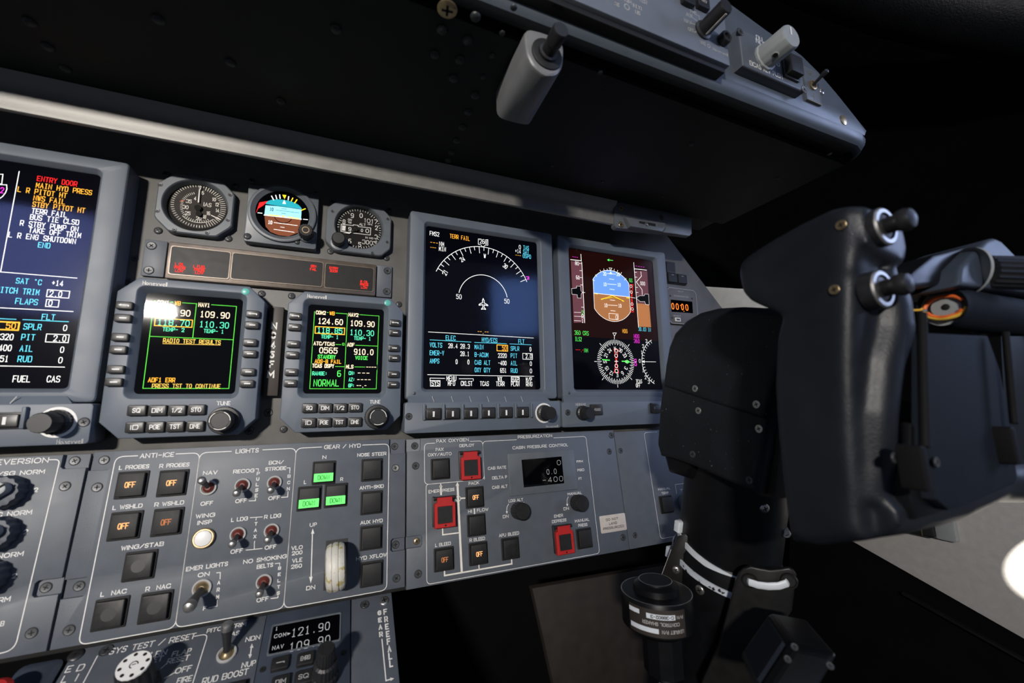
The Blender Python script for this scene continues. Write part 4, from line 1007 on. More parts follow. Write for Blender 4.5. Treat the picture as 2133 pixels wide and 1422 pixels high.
# ---- systems panel: anti-ice, lights, gear
uL = (lp(ZG, 480, 300)[0]+lp(ZG, 300, 1150)[0])/2; uR = (lp(ZH, 1680, 300)[0]+lp(ZH, 1690, 1100)[0])/2
vB = lp(ZG, 285, 1238)[1]; vT = lp(ZG, 800, 100)[1]
nA = lp(ZG, 560, 215)[1]; nB0, nB1 = lp(ZG, 420, 938)[1], lp(ZG, 420, 832)[1]; nC0, nC1 = lp(ZH, 1620, 880)[1], lp(ZH, 1620, 785)[1]
dA = lp(ZG, 636, 160)[0]-uL; dB = lp(ZG, 492, 890)[0]-uL; dC = uR-lp(ZH, 1578, 830)[0]; dD = uR-lp(ZH, 1566, 110)[0]
vD = lp(ZH, 1600, 160)[1]
t, f = lower_panel('systems_panel', 'grey switch panel lettered ANTI-ICE, LIGHTS and GEAR / HYD', uL, uR, vT, vB, [('L', nA, 999, dA), ('L', nB0, nB1, dB), ('R', nC0, nC1, dC), ('R', vD, 999, dD)])
k = Ink(f, ZG, .12, sw=.5)
H3 = 3.0
for tx, xl, xr, y, h in (('ANTI-ICE', 795, 987, 130, 3.5), ('L PROBES', 676, 846, 197, H3), ('R PROBES', 905, 1074, 187, H3), ('L WSHLD', 640, 808, 422, H3), ('R WSHLD', 877, 1044, 404, H3), ('WING/STAB', 690, 928, 645, H3), ('L  NAC', 572, 717, 910, H3), ('R  NAC', 827, 968, 880, H3)):
    k.t(WP, tx, xl, xr, y, h)
pp = k.p
top = pp(700, 137)[1]; bt = pp(600, 1180)[1]
xl_ = (pp(636, 240)[0]+pp(470, 1080)[0])/2; x1 = None
kk = Ink(f, ZH, .12, sw=.5)
xs1 = (kk.p(148, 220)[0]+kk.p(25, 1200)[0])/2; xs2 = (kk.p(860, 200)[0]+kk.p(803, 1230)[0])/2; xr_ = (kk.p(1554, 140)[0]+kk.p(1560, 1130)[0])/2
tl = lambda x: kk.p(x, 140)[0]
rline(k, WP, [(pp(782, 137)[0], top), (xl_, top), (xl_, bt), (xs1, bt), (xs1, top), (pp(998, 120)[0], top)], 5, .55)
tA = kk.p(400, 143)[0]; tB = kk.p(628, 133)[0]
rline(k, WP, [(tA, top), (xs1, top), (xs1, bt), (xs2, bt), (xs2, top), (tB, top)], 5, .55)
rline(k, WP, [(kk.p(1068, 110)[0], top), (xs2, top), (xs2, bt), (xr_, bt), (xr_, top), (kk.p(1366, 97)[0], top)], 5, .55)
k.obj('lettering', t)
for tx, xl, xr, y, h in (('LIGHTS', 430, 600, 137, 3.5), ('NAV', 188, 295, 299, H3), ('RECOG', 412, 568, 287, H3), ('BCN/', 675, 785, 223, H3), ('STROBE', 650, 804, 269, H3), ('OFF', 170, 262, 526, H3), ('OFF', 427, 512, 507, H3), ('OFF', 672, 757, 486, H3),
    ('WING', 135, 277, 616, H3), ('INSP', 147, 253, 666, H3), ('L LDG', 397, 520, 643, H3), ('R LDG', 641, 766, 621, H3), ('OFF', 392, 482, 880, H3), ('OFF', 645, 730, 850, H3), ('NO SMOKING', 488, 806, 938, H3), ('BELTS', 587, 706, 988, H3), ('EMER LIGHTS', 65, 370, 993, H3), ('ON', 150, 236, 1052, H3), ('OFF', 585, 672, 1237, H3), ('F', 188, 214, 1302, 2.6)):
    kk.t(WP, tx, xl, xr, y, h)
for word, x0, y0, x1_, y1 in (('PULSE', 597, 305, 582, 468), ('BCN', 825, 325, 820, 418), ('TAXI', 580, 678, 568, 818), ('ARM', 305, 1112, 296, 1218), ('BELTS', 755, 1005, 745, 1190)):
    for i, c_ in enumerate(word):
        s = i/(len(word)-1); x, y = x0+(x1_-x0)*s, y0+(y1-y0)*s
        kk.t(WP, c_, x-11 if c_ != 'I' else x-2, x+11 if c_ != 'I' else x+2, y, 2.7 if word != 'BELTS' else 2.4)
kk.l(WP, [(580, 270), (598, 270), (597, 285)], .5).l(WP, [(530, 508), (576, 506), (577, 490)], .5).l(WP, [(808, 264), (832, 263), (830, 302)], .5).l(WP, [(770, 482), (815, 478), (817, 440)], .5)
kk.l(WP, [(538, 632), (626, 626)], .5).l(WP, [(582, 630), (580, 650)], .5).l(WP, [(568, 835), (567, 866)], .5).l(WP, [(508, 872), (625, 860)], .5).l(WP, [(290, 1040), (316, 1037), (314, 1085)], .5).l(WP, [(232, 1298), (292, 1286), (294, 1242)], .5).l(WP, [(722, 972), (756, 968), (755, 985)], .5).l(WP, [(692, 1230), (742, 1224), (743, 1210)], .5)
kk.obj('lettering', t); kk.b = MB(); kk.l(WP, [(998, 750), (988, 1072)], .7).poly(WP, [(988, 752), (1000, 712), (1013, 750)]).poly(WP, [(974, 1070), (985, 1118), (999, 1068)])
kk.obj('lever_arrow', t)
for tx, xl, xr, y, h in (
    ('GEAR / HYD', 1085, 1355, 104, 3.5), ('NOSE STEER', 1330, 1545, 163, H3), ('ANTI-SKID', 1347, 1526, 405, H3), ('AUX HYD', 1353, 1518, 661, H3), ('HYD XFLOW', 1322, 1548, 921, H3), ('N', 1072, 1101, 184, H3), ('L', 935, 952, 369, H3), ('R', 1204, 1225, 347, H3), ('UP', 978, 1030, 684, H3), ('DN', 952, 1018, 1150, H3), ('VLO', 842, 926, 854, H3), ('200', 846, 924, 892, H3), ('VLE', 848, 922, 947, H3), ('260', 840, 920, 991, H3)):
    kk.b = MB(); kk.t(WP, tx, xl, xr, y, h); kk.obj('caption', t)
SWW, SWH = 18.6, 19.4
for x, y, lg, lm, wn in ((745, 297, 'OFF', 'legend_orange', 0), (978, 287, 'OFF', 'legend_orange', 0), (707, 530, 'OFF', 'legend_orange', 0), (948, 508, 'OFF', 'legend_dim', 0), (790, 757, None, None, 1), (622, 1030, None, None, 1), (880, 992, None, None, 1)):
    push_switch(t, f, *f.at(*ZG(x, y), 1.9), SWW, SWH, lg, lm or 'legend_orange', bool(wn))
for x, y in ((1440, 277), (1437, 520), (1434, 780), (1438, 1048)):
    push_switch(t, f, *f.at(*ZH(x, y), 1.9), SWW, SWH)
for x, y in ((1083, 298), (975, 488), (1172, 466)):
    o = push_switch(t, f, *f.at(*ZH(x, y), 1.9), 19, 19.4)
    MB().m('legend_green').quad(-7.6, 7.6, -7.3, -.6, 3.86).m('dial_black').text('DOWN', -4.6, 4.6, -4, 3.8, 3.92, .4, 1).obj('legend', o, label='bright green DOWN legend', smooth=0)
toggle(t, *f.at(*ZH(230, 410), 0), 24, -8); toggle(t, *f.at(*ZH(482, 392), 0), -22, -4); toggle(t, *f.at(*ZH(718, 372), 0), -22, -2)
toggle(t, *f.at(*ZH(448, 755), 0), -20, -2); toggle(t, *f.at(*ZH(697, 728), 0), -20, -2); toggle(t, *f.at(*ZH(640, 1105), 0), -20, -2)
toggle(t, *f.at(*ZH(182, 1152), 0), -18, -4, False, True)
u, v = f.at(*ZH(190, 785), 2)
o = MB().m('brass').lathe([(7.3, 0), (7.3, 2.2), (6.6, 2.8), (5.8, 2.8), (5.7, 2.0)], (0, 0), 40, cap1=False).obj('press_button', t, (u, v, 0)); MB().m('lamp_white').lathe([(5.7, 2.0), (5.5, 3.2), (4.4, 3.7)], (0, 0), 32).obj('button_lens', o)
# gear lever: a white wheel on a stub
wc = f.at(*ZH(1172, 1000), 18)
ax = [(4.2, -7.6), (13, -7.4), (16.2, -6.4), (17.4, -4.4), (17.6, -3), (16.9, -2.6), (16.9, -2.1), (17.8, -1.8), (18.2, 0), (17.8, 1.8), (16.9, 2.1), (16.9, 2.6), (17.6, 3), (17.4, 4.4), (16.2, 6.4), (13, 7.4), (4.2, 7.6)]
o = MB().m('ivory_worn').lathe(ax, (0, 0), 48, cap0=True, axis=((wc[0], wc[1], 15), (1, .06, .02), (0, 1, 0))).obj('gear_lever', t, label='worn white wheel-shaped gear lever')
MB().m('black_plastic').slab(rr(wc[0]-2.5, wc[0]+2.5, wc[1]-3, wc[1]+3, 1), 0, 12, .3).quad(wc[0]-8.6, wc[0]+8.6, wc[1]-19, wc[1]+18, .1).obj('lever_arm', o)
for Z_, x, y, h in ((ZG, 592, 158, -3.2), (ZG, 552, 312, 0), (ZG, 450, 872, -3.2), (ZG, 393, 1122, 0), (ZH, 1606, 105, -3.2), (ZH, 1612, 264, 0), (ZH, 1614, 832, -3.2), (ZH, 1620, 1080, 0)):
    screw(t, *f.at(*Z_(x, y), h), h, 2.9, 'screw_grey' if y not in (264,) else 'bright_screw', flat=True)

# ---- reversion panel
uR2 = uL-1.5
t, f = lower_panel('reversion_switchboard', 'grey panel lettered REVERSION with a column of black rotary knobs at the left', uR2-150, uR2, vT-1, vB, [('R', lp(ZG, 400, 205)[1], 999, uR2-lp(ZG, 352, 160)[0]), ('R', lp(ZG, 250, 930)[1], lp(ZG, 250, 838)[1], uR2-lp(ZG, 190, 890)[0])])
k = Ink(f, ZG, .12, sw=.5)
for tx, xl, xr, y, h in (('REVERSION', -62, 275, 165, 3.7), ('IC/SG NORM', -62, 253, 231, H3), ('ADC NORM', -90, 180, 463, H3), ('AHRS NORM', -180, 130, 705, H3), ('MADC NORM', -260, 55, 966, H3), ('2', 193, 216, 327, H3), ('2', 134, 159, 565, H3), ('2', 69, 95, 815, H3), ('B', 2, 25, 1085, H3)): k.t(WP, tx, xl, xr, y, h)
pp = k.p; xr2 = (pp(330, 190)[0]+pp(112, 1120)[0])/2
rline(k, WP, [(pp(278, 156)[0], pp(278, 156)[1]), (xr2, pp(300, 156)[1]), (xr2, pp(20, 1250)[1]), (xr2-100, pp(20, 1250)[1])], 6, .55); k.obj('lettering', t)
if 1:
    kb = MB().m('box_blue').lathe([(10.6, 0), (10.6, 9), (9.8, 10.5), (7, 10.8)], seg=72, flute=.045, nfl=14)
    kb.m('light_knob').slab(rr(-4.2, 4.2, -7.5, 7.5, 3.6, 5), 10, 17, .8).m('dial_black').quad(-.7, .7, -2, 8, 17.06)
    km = kb.mesh('rotary_knob')
    for x, y in ((92, 335), (45, 572), (-15, 825)):
        u, v = f.at(*ZG(x, y), 6); part('rotary_knob', km, t, (u-7, v, 0), rot=(0, 0, -.9))
for x, y, h in ((425, 162, -3.2), (370, 306, 0), (262, 880, -3.2), (180, 1138, 0)): screw(t, *f.at(*ZG(x, y), h), h, 2.9, flat=True)

# ---- pressurization panel
uL3 = uR+1.2; uR3 = (lp(ZI, 1560, 200)[0]+lp(ZI, 1680, 880)[0])/2; vB3 = lp(ZI, 600, 1135)[1]
t, f = lower_panel('pressurization_panel', 'grey panel lettered PAX OXYGEN and PRESSURIZATION with three red guarded switches', uL3, uR3, lp(ZI, 700, 92)[1], vB3, [('L', lp(ZI, 80, 212)[1], 999, lp(ZI, 128, 170)[0]-uL3), ('L', lp(ZI, 90, 925)[1], lp(ZI, 90, 838)[1], lp(ZI, 140, 880)[0]-uL3)])
k = Ink(f, ZI, .12, sw=.5); P_ = k.p
for tx, xl, xr, y, h in (('PAX OXYGEN', 245, 485, 131, 3.2), ('DEPLOY', 416, 525, 168, 2.9), ('PAX', 240, 298, 198, 2.9), ('OXY/AUTO', 182, 358, 234, 2.9), ('PRESSURIZATION', 848, 1102, 101, 3.2), ('CABIN PRESSURE CONTROL', 808, 1221, 175, 3.1), ('CAB RATE', 626, 762, 334, 2.9), ('DELTA P', 658, 768, 405, 2.9), ('CAB ALT', 658, 772, 475, 2.9),
    ('FPM', 1283, 1330, 287, 2.6), ('PSID', 1290, 1340, 350, 2.6), ('FT', 1298, 1322, 414, 2.6), ('EMER', 187, 268, 508, 2.9), ('PRESS', 290, 378, 498, 2.9), ('PACK', 484, 562, 447, 2.9), ('HI', 480, 508, 657, 2.9), ('FLOW', 545, 630, 645, 2.9), ('L BLEED', 236, 352, 900, 2.9), ('R BLEED', 490, 605, 863, 2.9), ('APU BLEED', 708, 858, 826, 2.9),
    ('LDG ALT', 780, 888, 574, 2.7), ('DN', 737, 780, 694, 2.9), ('MANUAL', 1216, 1322, 523, 2.7), ('DN', 1187, 1227, 636, 2.9), ('EMER', 1117, 1183, 689, 2.9), ('DEPRESS', 1101, 1208, 726, 2.9), ('MANUAL', 1270, 1378, 722, 2.9), ('PRESS', 1296, 1364, 757, 2.9)): k.t(WP, tx, xl, xr, y, h, .45)
tp = P_(200, 153)[1]; ob = P_(400, 437)[1]; xa = P_(157, 300)[0]; xb = (P_(588, 200)[0]+P_(602, 390)[0])/2
rline(k, WP, [(P_(236, 152)[0], tp), (xa, tp), (xa, ob), (xb, ob), (xb, tp), (P_(494, 137)[0], tp)], 4, .45)
tp2 = P_(700, 133)[1]; xc = (P_(1348, 130)[0]+P_(1455, 900)[0])/2; bb = P_(800, 1085)[1]; xd = (P_(163, 500)[0]+P_(180, 1120)[0])/2
rline(k, WP, [(P_(840, 122)[0], tp2), (xb, tp2), (xb, ob)], 4, .45); rline(k, WP, [(P_(1112, 105)[0], tp2), (xc, tp2), (xc, bb), (xd, bb), (xd, ob), (xd+6, ob)], 4, .45)
k.l('cream_paint', [(280, 530), (278, 470)], 1.6).poly('cream_paint', [(266, 478), (277, 448), (291, 476)]).l('cream_paint', [(433, 1105), (402, 470)], 2.0).poly('cream_paint', [(388, 468), (401, 438), (414, 466)])
q = P_(407, 563); k.b.m('cream_paint').line(circ(q, 2.4, 20)+[(q[0]+2.4, q[1])], .5, .14)
k.l('cream_paint', [(430, 560), (458, 558)], 1.2).l('cream_paint', [(291, 780), (292, 830), (410, 815)], 1.1).l('cream_paint', [(305, 1098), (306, 1132), (804, 1045), (802, 1015)], 1.3).l('cream_paint', [(560, 1055), (562, 1082)], 1.1).l('cream_paint', [(526, 640), (528, 672)], 1.3)
for pts, ar in (([(780, 602), (768, 625), (766, 655)], (767, 672)), ([(1222, 548), (1213, 570), (1213, 600)], (1214, 618))):
    k.l(WP, pts, .5).poly(WP, [(ar[0]-8, ar[1]-16), (ar[0]+1, ar[1]+3), (ar[0]+8, ar[1]-17)])
k.l(WP, [(892, 590), (903, 603)], .6).l(WP, [(1318, 538), (1328, 546)], .6)
k.obj('lettering', t)
for x, y, lg, lm, wn in ((278, 342, None, None, 0), (533, 552, 'OFF', 'legend_orange', 0), (546, 758, None, None, 0), (305, 1012, 'OFF', 'legend_dim', 0), (560, 970, 'OFF', 'legend_orange', 0), (798, 932, None, None, 1), (1347, 857, None, None, 0)):
    push_switch(t, f, *f.at(*ZI(x, y), 2.2), SWW, SWH, lg, lm or 'legend_orange', bool(wn))
def guarded(x, y):
    u, v = f.at(*ZI(x, y), 6.5)
    if 'gd' not in CACHE:
        b = MB().m('black_plastic').slab(rr(-11, 9, -12, 14, .8), 0, 2.2, .4).lathe([(1.6, 0), (1.6, 1)], (-9.5, 13), 12); b.lathe([(1.7, -10), (1.7, 10)], seg=14, cap0=True, axis=((0, 12.5, 3.4), (1, 0, 0), (0, 1, 0))); CACHE['gd'] = b.mesh('guarded_switch')
        b = MB().m('guard_red'); o_ = [(9.8, -13), (9.8, 8), (7.2, 9.2), (7.2, 13.4), (-7.2, 13.4), (-7.2, 9.2), (-9.8, 8), (-9.8, -13)]
        i_ = [(6.9, -9.2), (6.9, 5.2), (3, 5.3), (2.4, 5.3), (-2.4, 5.3), (-3, 5.3), (-6.9, 5.2), (-6.9, -9.2)]
        oi = inset(o_, .6)
        b.loft([z3(o_, 2.0), z3(o_, 6.2), z3(oi, 6.8), z3(inset(i_, -.4), 6.8), z3(i_, 6.3), z3(i_, 2.4)], False, False).m('dial_black').poly(circ((0, -11), .9, 12), 6.86)
        CACHE['gr'] = b.mesh('guard'); CACHE['gc'] = MB().m('black_cap').quad(-6.9, 6.9, -9.2, 5.3, 5.9).mesh('window')
    o = part('guarded_switch', CACHE['gd'], t, (u, v, 0)); part('guard', CACHE['gr'], o, label='hinged red guard'); part('window', CACHE['gc'], o)
guarded(504, 318); guarded(312, 665); guarded(1202, 870)
# pressure readout
u0, u1, v0, v1 = f.rect([ZI(*p) for p in ((768, 230), (1262, 198), (1293, 490), (795, 548))], 1.5)
o = MB().m('gauge_paint').slab(rr(u0, u1, v0, v1, .8), 0, 1.5, .4).obj('pressure_display', t)
k = Ink(f, ZI, 1.65, it=1, mono=True, gap=5, sw=.42)
k.poly('screen_black', [(876, 275), (1172, 250), (1192, 448), (893, 480)], -.05); k.t('lcd_grey', '0', 1138, 1166, 295, 5.2).t('lcd_grey', '0.0', 1062, 1135, 362, 5.2).t('lcd_grey', '-400', 1030, 1183, 420, 5.2); k.obj('readout', o)
MB().m('gloss_glass').poly([f.at(*ZI(*q), 2) for q in ((876, 275), (893, 480), (1192, 448), (1172, 250))], 2.0).obj('glass', o)
if 'pk' not in CACHE: CACHE['pk'] = MB().m('black_plastic').lathe([(8, 0), (8, 12, .03), (7.2, 13, .0)], seg=60, flute=.03, nfl=20).mesh('control_knob')
for x, y in ((872, 655), (1312, 596)): part('control_knob', CACHE['pk'], t, (*f.at(*ZI(x, y), 8), 0))
for x, y, h, m_ in ((85, 172, -3.2, 0), (92, 320, 0, 0), (98, 877, -3.2, 1), (110, 1120, 0, 0), (1540, 95, 0, 0), (1526, 214, 0, 0), (1628, 849, 0, 0)): screw(t, *f.at(*ZI(x, y), h), h, 3.0, 'brass' if m_ else 'screw_grey', flat=not m_)
# adhesive placard
u0, u1, v0, v1 = FL.rect([ZI(*p) for p in ((1450, 693), (1640, 668), (1658, 792), (1468, 822))], .3)
tt_, ff = thing('warning_placard', 'small cream sticker reading DO NOT LAND PRESSURIZED', 'placard', FL, (u0+u1)/2, (v0+v1)/2, 0)
MB().m('placard_cream').slab(rr((u0-u1)/2, (u1-u0)/2, (v0-v1)/2, (v1-v0)/2, 1.2), .02, .3, .1).obj('sheet', tt_)
k = Ink(ff, ZI, .36, it=1, gap=4, sw=.42); k.t('dial_black', 'DO NOT', 1500, 1592, 714, 2.4).t('dial_black', 'LAND', 1524, 1583, 744, 2.4).t('dial_black', 'PRESSURIZED', 1480, 1636, 775, 2.4); k.obj('lettering', tt_)

# ---- temperature panel
uL4 = uR3+1.0
t, f = lower_panel('temperature_panel', 'grey panel with MANUAL TEMP switch, partly behind the control column', uL4, uL4+110, lp(ZI, 1700, 62)[1], vB3, [])
k = Ink(f, ZI, .12, sw=.45); P_ = k.p
k.t(WP, 'MANUAL', 1886, 1977, 489, 2.6).t(WP, 'TEMP', 1912, 1965, 520, 2.6).t(WP, 'TEMP', 2050, 2130, 497, 2.6)
xe = (P_(1782, 120)[0]+P_(1905, 800)[0])/2; rline(k, WP, [(P_(1880, 68)[0], P_(1880, 68)[1]), (xe, P_(1800, 73)[1]), (xe, P_(1950, 852)[1]), (xe+80, P_(1950, 852)[1])], 4, .45)
k.l(WP, [(2024, 525), (2014, 458), (2130, 443)], .5); k.obj('lettering', t)
push_switch(t, f, *f.at(*ZI(1955, 605), 2), 18.6, 19.4)
u, v = f.at(*ZI(2105, 590), 4); MB().m('light_knob').lathe([(10, 0), (10, 8), (9, 9)], (u, v), 32).obj('selector_knob', t)
for x, y in ((1610, 208), (1717, 833)): screw(t, *f.at(*ZI(x, y), 0), 0, 2.7, flat=True)

# ================================================================== centre pedestal, sloping towards the seats
FPd = Frame(FL.w(0, VBm-2, -5), (1, 0, 0), (0, .864, .503))
pj = lambda x, y, h=0: FPd.at(*ZJ(x, y), h)
uPL = (pj(470, 430)[0]+pj(290, 600)[0])/2 - 5; uPR = (pj(2020, 210)[0]+pj(2075, 600)[0])/2
uMa = (pj(1370, 270)[0]+pj(1330, 560)[0])/2; uMb = (pj(1806, 220)[0]+pj(1812, 600)[0])/2
PT, PB = pj(1100, 312)[1]+4, -190
t, f = thing('pedestal_console', 'sloping pedestal panel lettered SYS TEST / RESET with a black and white selector knob', 'switch panel', FPd, 0, 0, 0)
MB().m('panel_paint').slab([(uPL, PB), (uMa-.5, PB), (uMa-.5, PT), (uPL, PT)], -3, 0, .5).obj('face_plate', t)
MB().m('panel_paint').slab([(uMb+.5, PB), (uPR, PB), (uPR, PT), (uMb+.5, PT)], -3, 0, .5).obj('face_plate', t)
MB().m('void').slab([(uPL, PB), (uPR, PB), (uPR, PT-42), (uPL, PT-42)], -60, -3, .5).obj('pedestal_body', t)
k = Ink(f, ZJ, .12, sw=.55)
for tx, xl, xr, y, h in (('SYS TEST / RESET', 590, 998, 396, 4.4), ('SPLRN', 730, 858, 452, 3.8), ('RESET', 720, 838, 484, 3.8), ('FLAP', 893, 985, 442, 3.8), ('RESET', 868, 975, 478, 3.8), ('OFF', 908, 988, 530, 3.8), ('FIRE', 917, 990, 582, 3.8), ('NDN', 1270, 1343, 369, 3.6), ('NUP', 1250, 1320, 502, 3.8), ('RUD BOOST', 1052, 1278, 565, 4.2), ('PITCH TRIM', 1075, 1268, 313, 3.4), ('BIAS', 1165, 1235, 347, 3.4), ('E', 343, 372, 528, 4.4), ('D', 402, 435, 520, 4.4), ('L', 322, 348, 580, 4.6), ('I', 395, 400, 572, 4.6)): k.t(WP, tx, xl, xr, y, h)
xp0 = (pj(500, 460)[0]+pj(440, 590)[0])/2; xp1 = (pj(1058, 385)[0]+pj(1005, 590)[0])/2
pt = k.p(1010, 358)[1]; rline(k, WP, [(k.p(1002, 358)[0], pt), (xp1, pt), (xp1, PB+5)], 4, .55); k.b.line([(xp0, k.p(500, 460)[1]), (xp0, PB+5)], .55, .12)
k.l(WP, [(832, 525), (858, 502)], .5).l(WP, [(850, 575), (900, 548)], .5).obj('lettering', t); k.b = MB()
k.l(WP, [(1300, 405), (1292, 465)], .7).poly(WP, [(1291, 418), (1302, 396), (1309, 418)]).poly(WP, [(1283, 452), (1290, 474), (1301, 452)])
k.obj('trim_arrow', t); k.b = MB()
for word, x0, y0, x1_, y1 in (('GEAR', 1960, 238, 1968, 348), ('FREEFALL', 1990, 232, 2020, 500)):
    for i, c_ in enumerate(word):
        s = i/(len(word)-1); x, y = x0+(x1_-x0)*s, y0+(y1-y0)*s; k.t(WP, c_, x-10, x+10, y, 4.2 if word == 'GEAR' else 5, 1.0)
k.l(WP, [(1973, 375), (1994, 588), (2020, 580)], .8).poly(WP, [(2016, 572), (2036, 576), (2018, 590)])
k.obj('lettering', t)
# selector knob with chequered top
kp = f.at(*ZJ(690, 500), 26)
o = MB().m('black_plastic').lathe([(11.2, 0), (11.2, 4), (9.4, 6), (9.2, 22), (8.6, 24)], seg=72, flute=.03, nfl=18).obj('selector_knob', t, (kp[0], kp[1], 0))
b = MB().m('lamp_white').lathe([(8.6, 23.8), (8.4, 25)], seg=40).m('dial_black')
for i in range(8):
    a = i*math.pi/4+.2; b.poly(circ((6.6*math.cos(a), 6.6*math.sin(a)), 1.1, 10), 25.06)
b.line(circ((0, 0), 2.0, 14)[:11], .6, 25.06).line([(-1, 0), (1, .4)], .6, 25.06); b.obj('knob_cap', o, label='white cap with black spots')
toggle(t, *f.at(*ZJ(1172, 452), 0), 14, 0, False, True)
push_switch(t, f, *f.at(*ZJ(1190, 668), 2), 18.6, 18)
for x, y, m_, r_ in ((392, 455, 'dark_steel', 4.2), (550, 428, 'screw_grey', 3.4), (1885, 193, 'screw_grey', 3.2), (1985, 175, 'bright_screw', 4.0)): screw(t, *f.at(*ZJ(x, y), .5), 0, r_, m_, flat=(r_ < 3.9))
# standby radio
uc, vc = (uMa+uMb)/2, PT-40
t, f = thing('standby_radio', 'small blue-grey radio in the pedestal reading COM 121.90 and NAV 109.90', 'radio', FPd, uc, vc, 0)
w = (uMb-uMa)/2
MB().m('box_blue').slab(rr(-w, w, -90, PT-vc-1, 1), -3, 2.0, .6).obj('face_plate', t)
q = [f.at(*ZJ(*p), 2.1) for p in ((1412, 308), (1752, 245), (1756, 375), (1390, 450))]
u0, u1, v0, v1 = (q[0][0]+q[3][0])/2, (q[1][0]+q[2][0])/2, (q[2][1]+q[3][1])/2, (q[0][1]+q[1][1])/2
ob_ = rr(u0-1.5, u1+1.5, v0-1.5, v1+1.5, 1.5); ib_ = rr(u0, u1, v0, v1, 1)
MB().m('gauge_paint').loft([z3(ob_, 1.8), z3(inset(ob_, .4), 2.8), z3(inset(ib_, -.4), 2.8), z3(ib_, 2.1)], False, False).obj('window_rim', t)
s_ = MB().m('screen_black').quad(u0, u1, v0, v1, 2.1).obj('screen', t)
k = Ink(f, ZJ, 2.25, it=1, mono=True, gap=5, sw=.6)
k.t('lcd_grey', '121.90', 1508, 1703, 323, 6.6).t('lcd_grey', '109.90', 1497, 1705, 395, 6.6).t('lcd_grey', 'COM', 1417, 1478, 354, 3.0, .45).t('lcd_grey', 'NAV', 1407, 1465, 415, 3.0, .45).t('lcd_grey', '1', 1424, 1434, 320, 2.8, .45).poly('lcd_grey', [(1483, 340), (1502, 343), (1485, 354)]); k.obj('readout', s_)
for tx, x, y in (('>', 1447, 500), ('EMRG', 1578, 477), ('SQ', 1568, 572), ('DIM', 1450, 600)):
    u, v = f.at(*ZJ(x, y), 3.5); b = MB().m('black_plastic').slab(rr(u-5.6, u+5.6, v-4.4, v+4.4, 1.2), 1.8, 5, .7).m('dim_paint')
    if tx == '>': b.line([(u-2.4, v), (u+2.6, v), (u+2.6, v-1)], .6, 5.06)
    else: b.text(tx, u-3.2, u+3.2, v, 3.2, 5.06, .5, 2)
    b.obj('function_key', t)
kp = f.at(*ZJ(1685, 420), 34)
MB().m('black_plastic').lathe([(8.5, 2), (8.5, 9), (7.6, 10), (7.4, 20), (5.8, 21), (5.6, 33), (5.0, 34)], kp, 60, flute=.03, nfl=20).obj('tuning_knob', t)
for x, y in ((1358, 530), (1775, 442)): screw(t, *f.at(*ZJ(x, y), 2), 2, 1.8, 'black_plastic', True)
# grey box and red knob at the left edge of the pedestal
t, f = thing('pedestal_side_box', 'dark blue-grey rounded housing at the bottom left, beside the pedestal', 'housing', FPd, 0, 0, 0)
q0 = f.at(*ZJ(95, 500), -8); q1 = f.at(*ZJ(300, 560), -8)
MB().m('box_blue').slab(rr(q0[0], uPL-5, q0[1]-60, q0[1], 6), -40, -8, 4).obj('housing', t)
t, f = thing('red_knob', 'red knob just entering the photo at the bottom left corner', 'knob', FPd, *FPd.at(*ZJ(-45, 640), 8), 0)
MB().m('guard_red').lathe([(9, -40), (9, 2), (8.4, 6), (6, 8)], seg=32).obj('knob_cap', t)
# ================================================================== glareshield overhead
ZU = 215.5; YLN = 216.0; XR = 381.0
t, f = thing('glareshield', 'black riveted glareshield underside overhead with rounded blue-grey lip', 'glareshield', F0, 0, ZU, 0)   # u = x, v = z - ZU, n = -y
b = MB()
XLg = -470
def prof(pts, m0, x0, x1): pass
fg = f.sub(0, 0, YLN)         # aft face
# aft face outline: top silhouette read off the photo
sil = [fg.at(x, y) for x, y in ((1814, 293), (1806, 272), (1782, 242), (1747, 198), (1706, 150), (1671, 115), (1594, 60), (1530, 13), (1500, -8), (1300, -110))]
topv = sil[-1][1]
face = [(XLg, 10)] + [(XR-16, 10)] + [(min(XR-9, u), max(12, v)) for u, v in sil[1:]] + [(XLg, topv)]
b.m('glare_lip')
# front plate 6 mm thick with a round edge, then the deck sloping forward
b.slab(face, YLN-9, YLN, 1.2)
# rounded lip along the bottom, as a swept quarter round (also turns the corner at the right end)
L = []
for x in (XLg, XR-40, XR-20, XR-8, XR-2, XR):
    s = max(0, (x-(XR-22))/22); h_ = 0 if s <= 0 else (1-math.sqrt(max(0, 1-s*s)))*16
    ring = [(x, 11, YLN-12-h_)]
    for i in range(9):
        a = i/8*math.pi/2; ring.append((x, 11-11*math.sin(a), YLN-h_-11+11*math.cos(a)))
    L.append(ring)
for k_, (i0, i1) in enumerate(((0, 7), (6, 10))):
    b.m('glare_lip' if k_ == 0 else 'glare_black').loft([l[i0:i1] for l in L], False, False, closed=False)  # lower roll in black: the light fall-off is put into the colour
q_ = b.add(L[-1]); b.m('glare_black').face([q_+j for j in range(len(L[-1]))])
b.obj('aft_fascia', t)
b = MB().m('glare_black'); b.loft([[(XLg, v, n) for v, n in ((0, 46), (0, YLN-11))] + [(XR, 0, YLN-27), (XR, 0, 46)], [(XLg, 4, 46), (XLg, 4, YLN-11), (XR, 4, YLN-27), (XR, 4, 46)]])
b.obj('underside_panel', t)
b = MB().m('leather_black')
tp = [(u, v) for u, v in face[2:]]
far = [(u, 12+(v-12)*.35) for u, v in tp]
b.loft([[(u, v, YLN-7) for u, v in [(XR-3, 8)]+tp+[(XLg, 8)]], [(u, v, 10) for u, v in [(XR-3, 6)]+far+[(XLg, 6)]]])
b.obj('top_cover', t)
